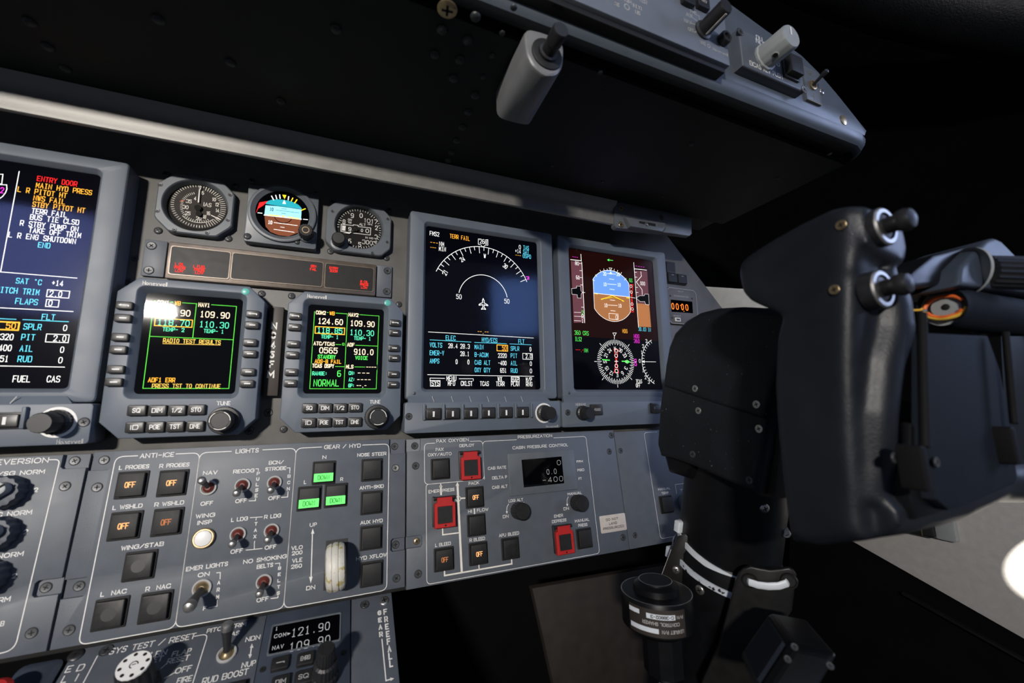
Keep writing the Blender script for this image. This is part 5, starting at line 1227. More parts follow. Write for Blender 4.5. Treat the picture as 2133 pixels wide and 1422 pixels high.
# rivets on the underside
def under(px, py):
    d = FX + RX*((px-1066.5)/FPX) - UX*((py-711)/FPX); s = (ZU*.001-CAMP.z)/d.z; q = CAMP+d*s; return q.x*1000, q.y*1000
rm = MB().m('rivet_black').lathe([(3.4, 0), (3.3, .7), (2.6, 1.5), (1.4, 2.0), (.3, 2.1)], seg=20).mesh('rivet')
R_down = (math.pi/2, 0, 0)
for x, y in [ZO(*q) for q in ((515, 135), (830, 60), (237, 240), (450, 330), (735, 268), (180, 448), (388, 490), (650, 457), (332, 642), (578, 630), (512, 782), (455, 920), (408, 1045), (358, 1155), (316, 1252), (288, 1318))] + [(62, 45), (100, 97), (137, 143), (1255, 378), (1380, 408), (1250, 150), (1728, 320), (1440, 300), (585, 210), (1150, 345), (700, 60), (330, 40), (480, 130), (1620, 370)]:
    q = under(x, y); r_ = 1.0 if x < 1000 else .62
    o = part('rivet', rm, t, (q[0], -.1, -q[1]), rot=R_down); o.scale = (r_, r_, r_)
q = under(*ZO(283, 72)); o = part('screw', screw_mesh('brass', 6.0, False), t, (q[0], -.1, -q[1]), label='brass cross-head screw', rot=(math.pi/2, .4, 0))
# rivet-like plug on the fascia
pu, pv = fg.at(*ZN(1810, 785)); o = MB().m('brass').lathe([(5, YLN-.1), (4.8, YLN+.5), (3.5, YLN+1)], (pu, pv), 24).obj('plug', t, label='dull copper plug')

# ---- bright trim strip under the glareshield
YS = 42.0
fs = F0.sub(0, 0, YS)
xr_s = fs.at(1281, 450)[0]; xe_ = fs.at(1440, 470)[0]
zb = (fs.at(0, 228)[1]+fs.at(840, 387)[1]+fs.at(1270, 462)[1])/3
t, f = thing('trim_strip', 'long brushed metal trim strip running under the glareshield above the gauges', 'trim strip', F0, 0, zb, 0)
h = ZU-zb-.6
b = MB().m('strip_metal')
prof_ = [(0, YS-3), (0, YS-.8), (.5, YS), (3, YS+.2), (h*.55, YS+.6), (h*.8, YS+2.4), (h, YS+6), (h, YS+2), (h*.8, YS-2), (h*.5, YS-3)]
L = [[(x, v, n) for v, n in prof_] for x in (-470, xr_s)]
b.loft(L); b.obj('strip', t)
t, f = thing('slider_bracket', 'dark grey bracket with a slider slot at the right end of the trim strip', 'bracket', F0, 0, zb, YS)
ZS = zoom(5.613, 1180, 380)
g = lambda x, y, hh=3: f.at(*ZS(x, y), hh)
b = MB().m('gauge_paint'); b.slab([g(590, 530), g(1195, 590), g(1440, 625), g(1468, 600), g(1465, 415), g(1150, 340), g(580, 228), g(560, 300), g(565, 505)], -4, 3, 1.0); b.obj('bracket_plate', t)
b = MB().m('gauge_paint').slab([g(745, 515, 8), g(1120, 580, 8), g(1165, 520, 8), g(1150, 470, 8), g(830, 425, 8), g(690, 400, 8)], 2, 9, 2.2); b.obj('slider_housing', t)
MB().m('void').poly([g(850, 475, 9), g(1040, 515, 9), g(1042, 482, 9), g(848, 450, 9)], 9.1).obj('slot', t, label='black slot')
q = g(930, 490, 9); MB().m('bright_screw').slab(rr(q[0]-1.6, q[0]+1.6, q[1]-1.8, q[1]+1.8, .5), 8.5, 11, .5).obj('slider', t)
for x, y, m_ in ((638, 302, 'brass'), (1110, 408, 'screw_grey'), (638, 492, 'brass')): screw(t, *g(x, y, 3), 3, 3.2, m_, True)

# ---- sensor / dimmer housing hanging under the glareshield
# built on its own frame: long axis runs down and forward, cap end faces the seat
A_ = under(*ZO(700, 800)); 
d_ = FX + RX*((ZO(965, 560)[0]-1066.5)/FPX) - UX*((ZO(965, 560)[1]-711)/FPX)
t, f = thing('knob_housing', 'grey rounded housing with a black push knob hanging under the glareshield', 'light switch', F0, 0, ZU, 0)
# end face (towards the seat) and root (against the underside) as read from the photo; depth chosen from the face size
YF = -under(1096, 60)[1]+1.5
ef = lambda x, y: f.at(*ZO(x, y), YF)
outl = [(1240, 545), (1190, 620), (1085, 625), (985, 540), (935, 440), (915, 270), (945, 225), (1090, 265), (1230, 330), (1248, 400)]
oe = [ef(*q) for q in outl]
YB_ = -under(1033, 192)[1]
eb = lambda x, y: f.at(*ZO(x, y), YB_)
bk = [eb(*q) for q in ((985, 960), (955, 1030), (850, 1010), (720, 975), (690, 940), (684, 745), (705, 700), (800, 735), (950, 800), (990, 860))]
n = 40
ce = (sum(p[0] for p in oe)/len(oe), sum(p[1] for p in oe)/len(oe)); cb_ = (sum(p[0] for p in bk)/len(bk), sum(p[1] for p in bk)/len(bk))
re_, rb_ = radial(oe[::-1] if 0 else oe, ce, n), radial(bk, cb_, n)
def sm(l): return [((l[i-1][0]+2*l[i][0]+l[(i+1) % len(l)][0])/4, (l[i-1][1]+2*l[i][1]+l[(i+1) % len(l)][1])/4) for i in range(len(l))]
re_, rb_ = sm(re_), sm(rb_)
def scl(l, c, k): return [(c[0]+(x-c[0])*k, c[1]+(y-c[1])*k) for x, y in l]
b = MB().m('housing_grey').loft([z3(rb_, YB_), z3(re_, YF-2.4), z3(scl(re_, ce, .97), YF-.8), z3(scl(re_, ce, .90), YF)]); b.obj('housing', t)
kc = f.at(*ZO(1100, 450), YF)
MB().m('black_cap').lathe([(10.5, YF-.2), (10.5, YF+1.0), (9.8, YF+1.4), (6.2, YF+1.4)], kc, 40).obj('collar', t, label='rough black collar')
MB().m('black_plastic').lathe([(6.4, YF+1), (6.2, YF+3), (4.6, YF+3.4), (4.5, YF+9), (5.0, YF+9.5), (5.2, YF+18), (4.6, YF+19)], kc, 36).obj('push_knob', t)

# ---- controls on the aft fascia
FG = F0.sub(0, ZU, YLN)
def gat(x, y, h): return FG.at(*ZN(x, y), h)
# mode control panel
hM = 10.0
q = [gat(1040, 170, hM), gat(1065, 372, hM)]; uR_ = (q[0][0]+q[1][0])/2
vB_ = gat(1020, 385, hM)[1]; vB_ = (vB_ + gat(300, 130, hM)[1])/2
t, f = thing('radio_control_panel', 'blue-grey audio panel on the fascia with a black rotary pointer knob', 'control panel', FG, 0, vB_, 0)
MB().m('panel_paint_light').slab(rr(-40, uR_, 0, 62, 1, 3), 0, hM, .8).obj('face_plate', t)
MB().m('void').slab(rr(-60, uR_-2, -4, 30, 1, 3), -2, hM-3, .8).obj('gap_shade_slab', t, label='black slab standing for shade in the gap')  # black slab painted in as the shade under the panel edge
k = Ink(f, ZN, hM+.1, sw=.5)
for tx, xl, xr, y, hh in (('FMS', 808, 848, 80, 3.0), ('ADF', 782, 824, 100, 3.0), ('NAV', 770, 815, 140, 3.0), ('OFF', 795, 832, 195, 3.0), ('BRG', 872, 908, 280, 3.0), ('Honeywell', 958, 1052, 338, 2.6), ('DIM', 380, 425, 8, 3.0), ('INBD', 435, 490, 45, 3.0), ('BRG', 315, 345, 28, 3.0), ('TEST', 475, 530, 8, 3.0), ('DIS', 450, 482, 82, 3.0)): k.t('dim_paint', tx, xl, xr, y, hh, .45)
q = k.p(930, 300); k.b.m('dim_paint').line(circ(q, 1.3, 12)+[(q[0]+1.3, q[1])], .5, hM+.1); q = k.p(395, 45); k.b.line(circ(q, 2.0, 12)+[(q[0]+2.0, q[1])], .6, hM+.1)
for pts in ([(848, 95), (866, 105), (872, 140)], [(824, 115), (868, 150)], [(815, 152), (870, 168)], [(835, 212), (862, 200), (878, 204)]): k.l('dim_paint', pts, .5)
k.obj('lettering', t)
kp = f.at(*ZN(905, 185), hM+2)
o = MB().m('black_plastic').lathe([(7.2, 0), (7.2, 1.2), (5.6, 2.0), (5.3, 19), (4.8, 20)], seg=36).obj('pointer_knob', t, (kp[0], kp[1], hM))
MB().m('cream_paint').loft([[(x, -5.35+.0, z) for x, z in ((-.7, 2.5), (.7, 2.5), (.7, 19), (-.7, 19))], [(x, -5.7, z) for x, z in ((-.7, 2.5), (.7, 2.5), (.7, 19), (-.7, 19))]]).obj('index_line', o)
kp = f.at(*ZN(1022, 262), hM+1); MB().m('black_plastic').lathe([(4.8, 0), (4.8, 4), (4.2, 5), (2.6, 5), (2.4, 3.5)], seg=28).obj('push_button', t, (kp[0], kp[1], hM))
kp = f.at(*ZN(890, 20), hM+2); b = MB().m('black_plastic').slab(rr(kp[0]-5.5, kp[0]+5.5, kp[1]-5, kp[1]+5, 1), hM-.3, hM+3.5, .6).m('dim_paint').text('NAV', kp[0]-2.6, kp[0]+2.6, kp[1], 2.6, hM+3.6, .45).obj('push_key', t)
kp = f.at(*ZN(795, 0), hM+2); b = MB().m('black_plastic').slab(rr(kp[0]-5.5, kp[0]+5.5, kp[1]-4, kp[1]+6, 1), hM-.3, hM+3.5, .6).obj('push_key', t)
# reversion selector
hE = 8.0
C4_ = [gat(1128, 178, hE), gat(1535, 375, hE), gat(1560, 605, hE), gat(1152, 418, hE)]
a0, a1, b0_, b1_ = (C4_[0][0]+C4_[3][0])/2, C4_[2][0], (C4_[3][1]+C4_[2][1])/2, C4_[0][1]
t, f = thing('reversion_selector', 'grey box lettered EICAS REV PUSH with a light grey knob, on the fascia', 'control panel', FG, (a0+a1)/2, b0_, 0)
w = (a1-a0)/2; hh = b1_-b0_
MB().m('panel_paint').slab([(-w, 0), (w, 0), (w, hh*.62), (w-6, hh*.80), (w-26, hh), (-w, hh)], -1, hE, 1.6, 3).obj('face_plate', t)
k = Ink(f, ZN, hE+.1, sw=.6)
k.t('white_paint', 'EICAS', 1198, 1270, 425, 4.2).t('white_paint', 'REV', 1288, 1332, 460, 4.2).t('white_paint', 'PUSH', 1350, 1410, 490, 4.2).t('white_paint', 'DU', 1240, 1278, 250, 4.2).t('white_paint', 'NORM', 1240, 1330, 285, 4.0).t('white_paint', '> D', 1340, 1392, 412, 3.6)
k.obj('lettering', t)
kp = f.at(*ZN(1300, 375), hE+1)
b = MB().m('light_knob').lathe([(10.6, 0), (10.6, 1.5), (9.6, 2.2), (9.4, 20, .014), (8.6, 21.4, 0)], seg=72, flute=.014, nfl=12)
b.m('white_paint').quad(-.9, .9, 1, 7.6, 21.46).m('void').line([(-1.3, 1), (-1.3, 7.6)], .3, 21.46)
o = b.obj('selector_knob', t, (kp[0], kp[1], hE))
MB().m('void').lathe([(1.8, 9.6), (1.7, 9.9)], seg=18, axis=((0, 0, 11), (-.45, -.9, 0), (0, 0, 1))).m('dim_paint').lathe([(2.6, 9.55), (1.9, 9.95)], seg=18, cap1=False, axis=((0, 0, 11), (-.45, -.9, 0), (0, 0, 1))).obj('set_screw', o)
kp = f.at(*ZN(1478, 440), hE+3); MB().m('black_plastic').slab(rr(kp[0]-9, kp[0]+9, kp[1]-9.5, kp[1]+9.5, 1), hE-.4, hE+2, .5).m('black_cap').slab(rr(kp[0]-7.5, kp[0]+7.5, kp[1]-8, kp[1]+8, 1), hE+2, hE+7, .8).obj('push_switch', t)
for x, y in ((1135, 208), (1552, 585)): screw(t, *f.at(*ZN(x, y), hE), hE, 3.0, 'bright_screw' if x > 1500 else 'screw_grey', True)
# microphone switch plate
q = [gat(1560, 430, 2), gat(1640, 472, 2), gat(1670, 695, 2), gat(1553, 632, 2)]
a0, a1, b0_, b1_ = (q[0][0]+q[3][0])/2, (q[1][0]+q[2][0])/2, (q[2][1]+q[3][1])/2, (q[0][1]+q[1][1])/2
t, f = thing('microphone_switch', 'small worn dark plate lettered MIC with a brass toggle at the fascia end', 'switch', FG, (a0+a1)/2, (b0_+b1_)/2, 0)
w, hh = (a1-a0)/2, (b1_-b0_)/2
MB().m('gauge_paint').slab(rr(-w, w, -hh, hh, .6), 0, 2, .3).m('brass').line([(-w, -hh+.4), (w, -hh+.4)], .9, 2.05).obj('plate', t)
k = Ink(f, ZN, 2.1, sw=.45); k.t('brass', 'MIC', 1578, 1608, 482, 2.8).l('brass', [(1600, 625), (1632, 640)], .5).l('brass', [(1615, 610), (1620, 655)], .5).l('brass', [(1640, 470), (1668, 690)], .4); k.obj('lettering', t)
u, v = f.at(*ZN(1605, 560), 2)
o = MB().m('brass').lathe([(4.4, 0), (4.4, 1.4), (3.4, 1.6), (3.2, .6)], seg=28).obj('toggle_switch', t, (u, v, 2)); MB().m('dark_steel').lathe([(1.2, 0), (1.4, 7), (2.2, 10), (2.1, 12.5), (1, 13.4)], seg=18).obj('lever', o, (0, 0, .5), rot=(-.35, 0, 0))
for x, y in ((1553, 570), (1680, 590)): screw(t, *f.at(*ZN(x, y), 2), 1 if x < 1600 else 0, 3.0, 'bright_screw')

# ================================================================== right side of the flight deck
FXS = Frame((.5, 0, 0), (0, -1, 0), (0, 0, 1))      # inboard face of the side console, seen from the left
sp = lambda x, y, h=0: FXS.at(x, y, h)
def onside(name, m, pts, n0, n1, bev=2., s=True):
    P = [sp(*q) for q in pts]
    if sum(a[0]*b_[1]-b_[0]*a[1] for a, b_ in zip(P, P[1:]+P[:1])) < 0: P = P[::-1]
    o = MB().m(m).slab(P, n0, n1, bev).obj(name); place(o, FXS)
    return struct(o) if s else o
onside('trim_1', 'side_grey', [(1640, 1052), (2260, 1405), (2260, 900), (1640, 900)], -14, 0, 3)
onside('trim_2', 'sill_white', [(1462, 596), (1560, 602), (1760, 640), (1760, 800), (1560, 740)], -10, 0, 3)
onside('wall_side', 'dark_wall', [(1640, 1052), (2260, 1405), (2260, 1900), (1640, 1600)], -14, -3, 2)
onside('trim_3', 'strap_black', [(1880, 1232), (2260, 1442), (2260, 1448), (1880, 1237)], -8, 3, 1)
# small black catch on the side console under the wheel
q = sp(1935, 1100, 6); t, f = thing('side_latch', 'small grey and black latch on the side console under the control wheel', 'latch', FXS, q[0], q[1], 0)
MB().m('light_knob').slab(rr(4, 20, -9, 12, 2), -1, 6, 1).obj('base', t); MB().m('black_plastic').slab(rr(-18, 5, -9, 12, 3), -1, 9, 2).m('brass').line([(-5, -8), (-5, 6)], 1, 9.1).obj('lever', t)
# dark brown footwell board under the panels
fb = F0.sub(0, 0, -40)
P = [fb.at(*q) for q in ((1108, 1225), (1165, 1480), (1480, 1480), (1480, 1160))]
o = MB().m('brown_board').slab([P[1], P[2], P[3], P[0]], -8, 0, 2).obj('footwell_board'); place(o, fb); tag(o, 'dark brown board in the shadow under the right lower panel', 'board')
# black leather trim in the top right corner
pts = []
for x, y, dd in ((1560, -90, .62), (1700, -28, .58), (1850, 20, .54), (2000, 52, .50), (2150, 72, .47), (2300, 85, .45)):
    d = FX + RX*((x-1066.5)/FPX) - UX*((y-30-711)/FPX); p = CAMP + d*dd; pts.append(p*1000)
o = MB().m('leather_black').tube(pts, 42, 24).obj('window_trim'); tag(o, 'black grained padded trim curving through the top right corner', 'window trim')
# ================================================================== control column and wheel
TL = math.radians(14)
AX = Vector((0, -math.sin(TL), math.cos(TL)))            # up along the column
CP = Vector((.235, -.139, -.12))
FCc = Frame(CP, (1, 0, 0), (0, math.cos(TL), math.sin(TL)))   # n = along the column
t, f = thing('control_column', 'black control column with pilot wheel standing before the right-hand displays', 'control column', FCc, 0, 0, 0)
def rel(frame):
    """give coordinates measured in another frame as coordinates of the column"""
    def g(u, v, n=0):
        q = frame.w(u, v, n) - f.o; return (q.dot(f.u)*1000, q.dot(f.v)*1000, q.dot(f.n)*1000)
    return g
def shift(mb, frame):
    g = rel(frame); mb.V = [g(*p) for p in mb.V]; return mb
# tube
b = MB().m('column_black').lathe([(39, -20), (39, 62)], seg=72, cap0=False)
b.lathe([(42, -330), (41.5, -60), (41, -24), (39.2, -20)], seg=72, cap0=True, cap1=False)
b.obj('column_tube', t)
# hub housing: left face at x = .185
FH = Frame((.185, -.17, -.02), (0, -math.cos(TL), -math.sin(TL)), (0, -math.sin(TL), math.cos(TL)))
hp = lambda x, y, h=0: FH.at(x, y, h)
up = [hp(*q) for q in ((1378, 806), (1470, 838), (1592, 878), (1612, 800), (1660, 655), (1600, 641), (1540, 638), (1490, 641), (1455, 650), (1425, 667), (1402, 692), (1390, 722), (1383, 760))]
lo = [hp(*q, -1.5) for q in ((1378, 800), (1372, 850), (1367, 925), (1374, 955), (1395, 958), (1440, 970), (1510, 1002), (1577, 1031), (1592, 930), (1604, 820), (1600, 870), (1470, 830))]
lo = [hp(*q, -1.5) for q in ((1367, 925), (1374, 950), (1400, 955), (1440, 970), (1510, 1002), (1577, 1031), (1592, 930), (1606, 800), (1400, 740), (1378, 800), (1372, 850))]
b = MB().m('yoke_black').slab(up, -14, 0, 5, 4); shift(b, FH).obj('upper_cover', t)
b = MB().m('yoke_black').slab(lo, -14, -1.5, 4, 4); shift(b, FH).obj('lower_cover', t)
# body of the hub behind the covers
ctr = lambda P: (sum(p[0] for p in P)/len(P), sum(p[1] for p in P)/len(P))
outline = [hp(*q, -6) for q in ((1369, 925), (1385, 985), (1430, 1000), (1450, 968), (1577, 1028), (1606, 900), (1640, 660), (1600, 644), (1540, 641), (1490, 644), (1455, 653), (1425, 670), (1402, 695), (1390, 725), (1378, 800))]
b = MB().m('column_black').slab(outline, -100, -8, 6, 3); shift(b, FH).obj('hub_body', t)
b = MB().m('brown_board').slab([hp(*q, -12) for q in ((1575, 1030), (1615, 1040), (1625, 900), (1600, 900))], -60, -12, 1); shift(b, FH).obj('hub_liner', t, label='brown liner edge')
for x, y, m_ in ((1448, 809, 'bright_screw'), (1576, 842, 'bright_screw'), (1452, 855, 'bright_screw'), (1578, 893, 'bright_screw'), (1440, 946, 'screw_grey'), (1558, 1000, 'screw_grey')):
    q = rel(FH)(*hp(x, y, 0), .0 if y < 850 else -1.5)
    o = part('screw', screw_mesh(m_, 2.7, True), t, q); o.rotation_euler = (0, -math.pi/2, 0)
# shaft from hub to wheel
b = MB().m('column_black'); p0 = Vector((.245, -.19, -.03)); p1 = Vector((.245, -.29, -.045))
b.tube([rel(Frame(p0, (1, 0, 0), (0, 0, 1)))(0, 0), rel(Frame(p1, (1, 0, 0), (0, 0, 1)))(0, 0)], 22, 32); b.obj('wheel_shaft', t)
# ---- wheel: left grip profile in a plane facing the camera side
XG = .130
FGp = Frame((XG, 0, 0), (0, -1, 0), (0, 0, 1))     # u = -y, v = z, n = -x
gp = lambda x, y, h=0: FGp.at(x, y, h)
def loopx(pts, x): return [(p[0], p[1], -(x-XG*1000)) for p in pts]
head = [gp(*q) for q in ((1621, 655), (1700, 690), (1783, 560), (1786, 480), (1781, 432), (1770, 424), (1727, 433), (1660, 466), (1600, 500), (1552, 532), (1537, 548), (1536, 575), (1543, 610), (1560, 628))]
body = [gp(*q) for q in ((1640, 1130), (1700, 1140), (1798, 1128), (1790, 1060), (1780, 900), (1776, 760), (1778, 640), (1782, 520), (1700, 520), (1640, 600), (1612, 700), (1606, 800), (1612, 900), (1622, 1000))]
def blob(b, prof, x0, x1, r, m='grip_black'):
    """rounded slab between x0 and x1 (mm) with both edges rounded by r"""
    L = []
    for k_ in range(6):
        a = k_/5*math.pi/2; L.append([(u, v, XG*1000-(x0+r-r*math.sin(a))) for u, v in inset(prof, r*(1-math.cos(math.pi/2-a+0)) if 0 else r*(1-math.cos(a-math.pi/2)) if 0 else r*(1-math.sin(math.pi/2-a)))])
    L = []
    for k_ in range(7):
        a = k_/6*math.pi/2; d = r*(1-math.sin(a)); x = x0+r*(1-math.cos(a)); L.append([(u, v, XG*1000-x) for u, v in inset(prof, d)])
    for k_ in range(7):
        a = math.pi/2*(1-k_/6); d = r*(1-math.sin(a)); x = x1-r*(1-math.cos(a)); L.append([(u, v, XG*1000-x) for u, v in inset(prof, d)])
    b.m(m).loft(L[::-1])
def wheel_half(b, mir):
    s = MB(); blob(s, head, 128, 150, 6); blob(s, body, 129, 152, 6)
    FAf = Frame((0, -.312, 0), (1, 0, 0), (0, 0, 1)); fa = MB()
    tear = [FAf.at(*q) for q in ((1781, 474), (1780, 430), (1804, 423), (1838, 436), (1870, 452), (1886, 475), (1895, 515), (1893, 547), (1876, 547), (1834, 524), (1806, 506), (1786, 502))][::-1]
    tear = tear if sum(a[0]*b_[1]-b_[0]*a[1] for a, b_ in zip(tear, tear[1:]+tear[:1])) > 0 else tear[::-1]
    tear = [(max(131, u), v) for u, v in tear]; fa.m('grip_black').slab(tear, -9, 0, 2); base_ = len(s.V)
    for p in fa.V:
        q = FAf.w(*p) - FGp.o; s.V.append((q.dot(FGp.u)*1000, q.dot(FGp.v)*1000, q.dot(FGp.n)*1000))
    for fc in fa.F: s.F.append([base_+i for i in fc]); s.M.append('grip_black')
    s.tube([(302, 40, -22), (302, 27, -27), (301, 14, -27), (299, -2, -20), (297, -24, -15), (294, -44, -14), (290, -60, -12)], [8, 10, 10.5, 9.5, 9, 9, 10], 24, up=(1, 0, 0))
    R = [(gp(1740, 1115)[0], gp(1740, 1115)[1]+4)]
    # lower rim running inboard from the grip foot
    P = [(284, -66, -8), (284, -66, -28), (284, -64.5, -67), (284, -61, -110), (284, -60, -120)]
    s.tube(P, [(12, 20), (13, 21), (14, 22), (13, 21), (13, 21)], 32, up=(1, 0, 0))
    # web between grip and rim
    g = rel(FGp); base = len(b.V)
    V = [g(*p) for p in s.V]
    if mir: V = [(2*10.0-x, y, z) for x, y, z in V]
    b.V += V
    for fc in s.F:
        ids = [base+i for i in fc]; b.F.append(ids[::-1] if mir else ids); b.M.append('grip_black')
b = MB(); wheel_half(b, False); wheel_half(b, True)
wh = b.obj('control_wheel', t)
md = wh.modifiers.new('remesh', 'REMESH'); md.mode = 'VOXEL'; md.voxel_size = .0016; md.use_smooth_shade = True
sm_ = wh.modifiers.new('smooth', 'SMOOTH'); sm_.factor = .6; sm_.iterations = 9
# push buttons on the grip (axis towards the pilot)
def grip_button(bx, by, r, y0, nm, lab):
    fr = Frame((0, y0, 0), (1, 0, 0), (0, 0, 1)); u, v = fr.at(bx, by); fb_ = fr.sub(u, v)
    g = lambda m: shift(m, fb_)
    m_ = MB().m('dark_steel').lathe([(r, -4), (r, 1.2), (r*.9, 2.0), (r*.72, 2.0), (r*.66, .8)], seg=40, cap1=False).m('steel').lathe([(r*.98, 1.5), (r*.90, 2.1), (r*.72, 2.15)], seg=40, cap1=False)
    o = g(m_).obj(nm, t, label=lab)
    m2 = MB().m('black_plastic').lathe([(r*.66, 1), (r*.62, 1.5), (r*.42, 2), (r*.42, 5), (r*.52, 6.5), (r*.56, 8.6), (r*.46, 10.6), (r*.2, 11.6)], seg=32, cap0=True)
    g(m2).obj('button_cap', o)
grip_button(1836, 474, 8.6, -.313, 'push_button', 'steel-ringed push button at the top of the grip')
grip_button(1830, 603, 8.6, -.3085, 'push_button', 'steel-ringed push button below the top one')
for x, y in ((1758, 470), (1744, 604)):
    q = rel(FGp)(*gp(x, y), 2.0); o = part('screw', screw_mesh('brass', 2.2, True), t, q); o.rotation_euler = (0, -math.pi/2, 0)
# centre pad of the wheel
FPa = Frame((0, -.312, 0), (1, 0, 0), (0, 0, 1))
pp = lambda x, y, h=0: FPa.at(x, y, h)
P = [pp(*q) for q in ((1980, 1064), (2010, 1055), (2115, 1010), (2122, 998), (2110, 900), (2085, 770), (2059, 698), (1935, 692), (1937, 925), (1953, 1041))]
b = MB().m('pad_blue').slab(P, -6, 0, 1.5); shift(b, FPa).obj('wheel_pad', t)
P = [pp(*q, -4) for q in ((1918, 1085), (1980, 1066), (1955, 1035), (1940, 900), (1905, 880), (1903, 1020))]
b = MB().m('column_black').slab(P, -20, -5, 1.5); shift(b, FPa).obj('pad_mount', t)
b = MB().m('column_black'); b.loft([[(*pp(2133, 700, -12), -12), (*pp(2170, 1010, -12), -12), (*pp(2100, 1010, -12), -12), (*pp(2085, 700, -12), -12)], [(*pp(2133, 700, -12), -40), (*pp(2170, 1010, -12), -40), (*pp(2100, 1010, -12), -40), (*pp(2085, 700, -12), -40)]][::-1]); shift(b, FPa).obj('pad_mount', t)
for x0, y0, x1, y1, r in ((1920, 652, 1926, 930, 1.7), (2094, 692, 2112, 882, 1.4)):
    b = MB().m('rod_black').tube([(*pp(x0, y0, 5), 5), (*pp(x1, y1, 5), 5)], r, 16); u, v = pp(x1, y1+48, 5)
    b.slab(rr(u-2.4, u+2.4, v-8, v+9, 1.2), -2, 6, 1); shift(b, FPa).obj('clip_rod', t)
for x, y in ((1950, 962), (1908, 998), (1888, 955), (2102, 918)):
    q = rel(FPa)(*pp(x, y, 1), 1 if x > 1940 else -3); o = part('screw', screw_mesh('screw_grey', 2.0, True), t, q, rot=(math.pi/2-TL, 0, 0))
# small bolts on the column
for x, y, r in ((1637, 1110, 3.2),):
    fr = Frame((0, -.172 if x < 1600 else -.178, 0), (1, 0, 0), (0, 0, 1)); u, v = fr.at(x, y); fb_ = fr.sub(u, v)
    d = Vector((-.75, -.66, 0)); u_ = Vector((.66, -.75, 0)); ff = Frame(fb_.w(0, 0), u_, (0, 0, 1))
    m_ = MB().m('bright_screw').lathe([(r, -12), (r, 1), (r*.85, 2), (r*.5, 2), (r*.45, .8)], seg=24); shift(m_, ff).obj('bolt', t)
def on_tube(px, py, R, depth=0):
    """point of the column surface (radius R mm) under a pixel, in column coordinates"""
    d = FX + RX*((px-1066.5)/FPX) - UX*((py-711)/FPX)
    o = CAMP - f.o; ox, oy, on = o.dot(f.u)*1000, o.dot(f.v)*1000, o.dot(f.n)*1000
    dx, dy, dn = d.dot(f.u), d.dot(f.v), d.dot(f.n)
    a, b_, c = dx*dx+dy*dy, 2*(ox*dx+oy*dy), ox*ox+oy*oy-R*R; D = b_*b_-4*a*c
    s = (-b_-math.sqrt(max(0, D)))/(2*a); return ox+dx*s, oy+dy*s, on+dn*s
for x, y in ((1458, 1228), (1411, 1180), (1592, 1058)):
    p = on_tube(x, y, 41.5 if y > 1100 else 39); a = math.atan2(p[1], p[0]); o = part('bolt', screw_mesh('bright_screw', 3.6, False), t, (p[0], p[1], p[2])); o.rotation_euler = Vector((p[0], p[1], 0)).to_track_quat('Z', 'Y').to_euler()

# ---- cable ties and strap bracket
def tie(label, m, pix, R, w, loc=None):
    P3 = [on_tube(x, y, R) for x, y in pix]
    # fit n = a + b*cos + c*sin through the picked points, then go all the way round
    import numpy as np
    A_ = np.array([[1, p[0]/R, p[1]/R] for p in P3]); n_ = np.array([p[2] for p in P3]); c = np.linalg.lstsq(A_, n_, rcond=None)[0]
    o, ff = thing('cable_tie', label, 'cable tie', FCc, 0, 0, 0)
    ring = []
    for i in range(73):
        a = 2*math.pi*i/72; x, y = math.cos(a), math.sin(a); h = c[0]+c[1]*x+c[2]*y
        ring.append([((R+dr)*x, (R+dr)*y, h+dz) for dr, dz in ((-.4, -w/2), (.9, -w/2), (.9, w/2), (-.4, w/2))])
    MB().m(m).loft(ring, False, False).obj('band', o, smooth=50)
    return o, c
t1, c1 = tie('clean white cable tie round the column, upper of the two bands', 'nylon', ((1420, 1118), (1440, 1152), (1480, 1182), (1530, 1200), (1630, 1200)), 39.5, 4.6)
t2, c2 = tie('ink-stained white cable tie round the column, lower of the two bands', 'nylon_inked', ((1408, 1155), (1430, 1182), (1470, 1215), (1515, 1235), (1630, 1240)), 42.2, 4.4)
for tt_, px, R in ((t1, (1416, 1096), 40.5), (t2, (1398, 1150), 44)):
    p = on_tube(*px, R); MB().m('nylon' if R < 42 else 'nylon_inked').slab(rr(p[0]-4, p[0]+3, p[1]-3, p[1]+3, 1), p[2]-4, p[2]+5, 1).obj('lock_head', tt_)
w_ = Vector((.757, .653, 0)); FB = Frame(CP - w_*.0445 + Vector((0, -.012, -.02)), (.653, -.757, 0), (0, -.10, 1))
t, f2 = thing('strap_bracket', 'black rounded bracket plate with two holes tied to the column', 'bracket', FB, 0, 0, 0)
Z8 = zoom(5.428, 1460, 1160)
bp = lambda x, y, h=0: FB.at(*Z8(x, y), h)
out = [bp(*q) for q in ((60, 1420), (230, 1000), (330, 560), (395, 260), (425, 180), (480, 125), (560, 105), (650, 130), (780, 158), (900, 150), (990, 140), (1050, 175), (1085, 230), (1070, 400), (1055, 640), (900, 900), (700, 1500), (100, 1600))][::-1]
if sum(a[0]*b_[1]-b_[0]*a[1] for a, b_ in zip(out, out[1:]+out[:1])) < 0: out = out[::-1]
MB().m('strap_black').slab(out, -2.5, 0, 1.2, 3).obj('plate', t)
for x, y in ((555, 270), (1000, 290)): 
    q = bp(x, y); MB().m('void').poly(circ(q, 4.2, 24), .06).m('strap_black').loft([z3(circ(q, 5.4, 24), 0), z3(circ(q, 5.0, 24), 1.2), z3(circ(q, 4.2, 24), 1.2), z3(circ(q, 4.0, 24), 0)], False, False).obj('eyelet', t)
o, f3 = thing('cable_tie', 'short white cable tie loop threaded through the two bracket holes', 'cable tie', FB, 0, 0, 0)
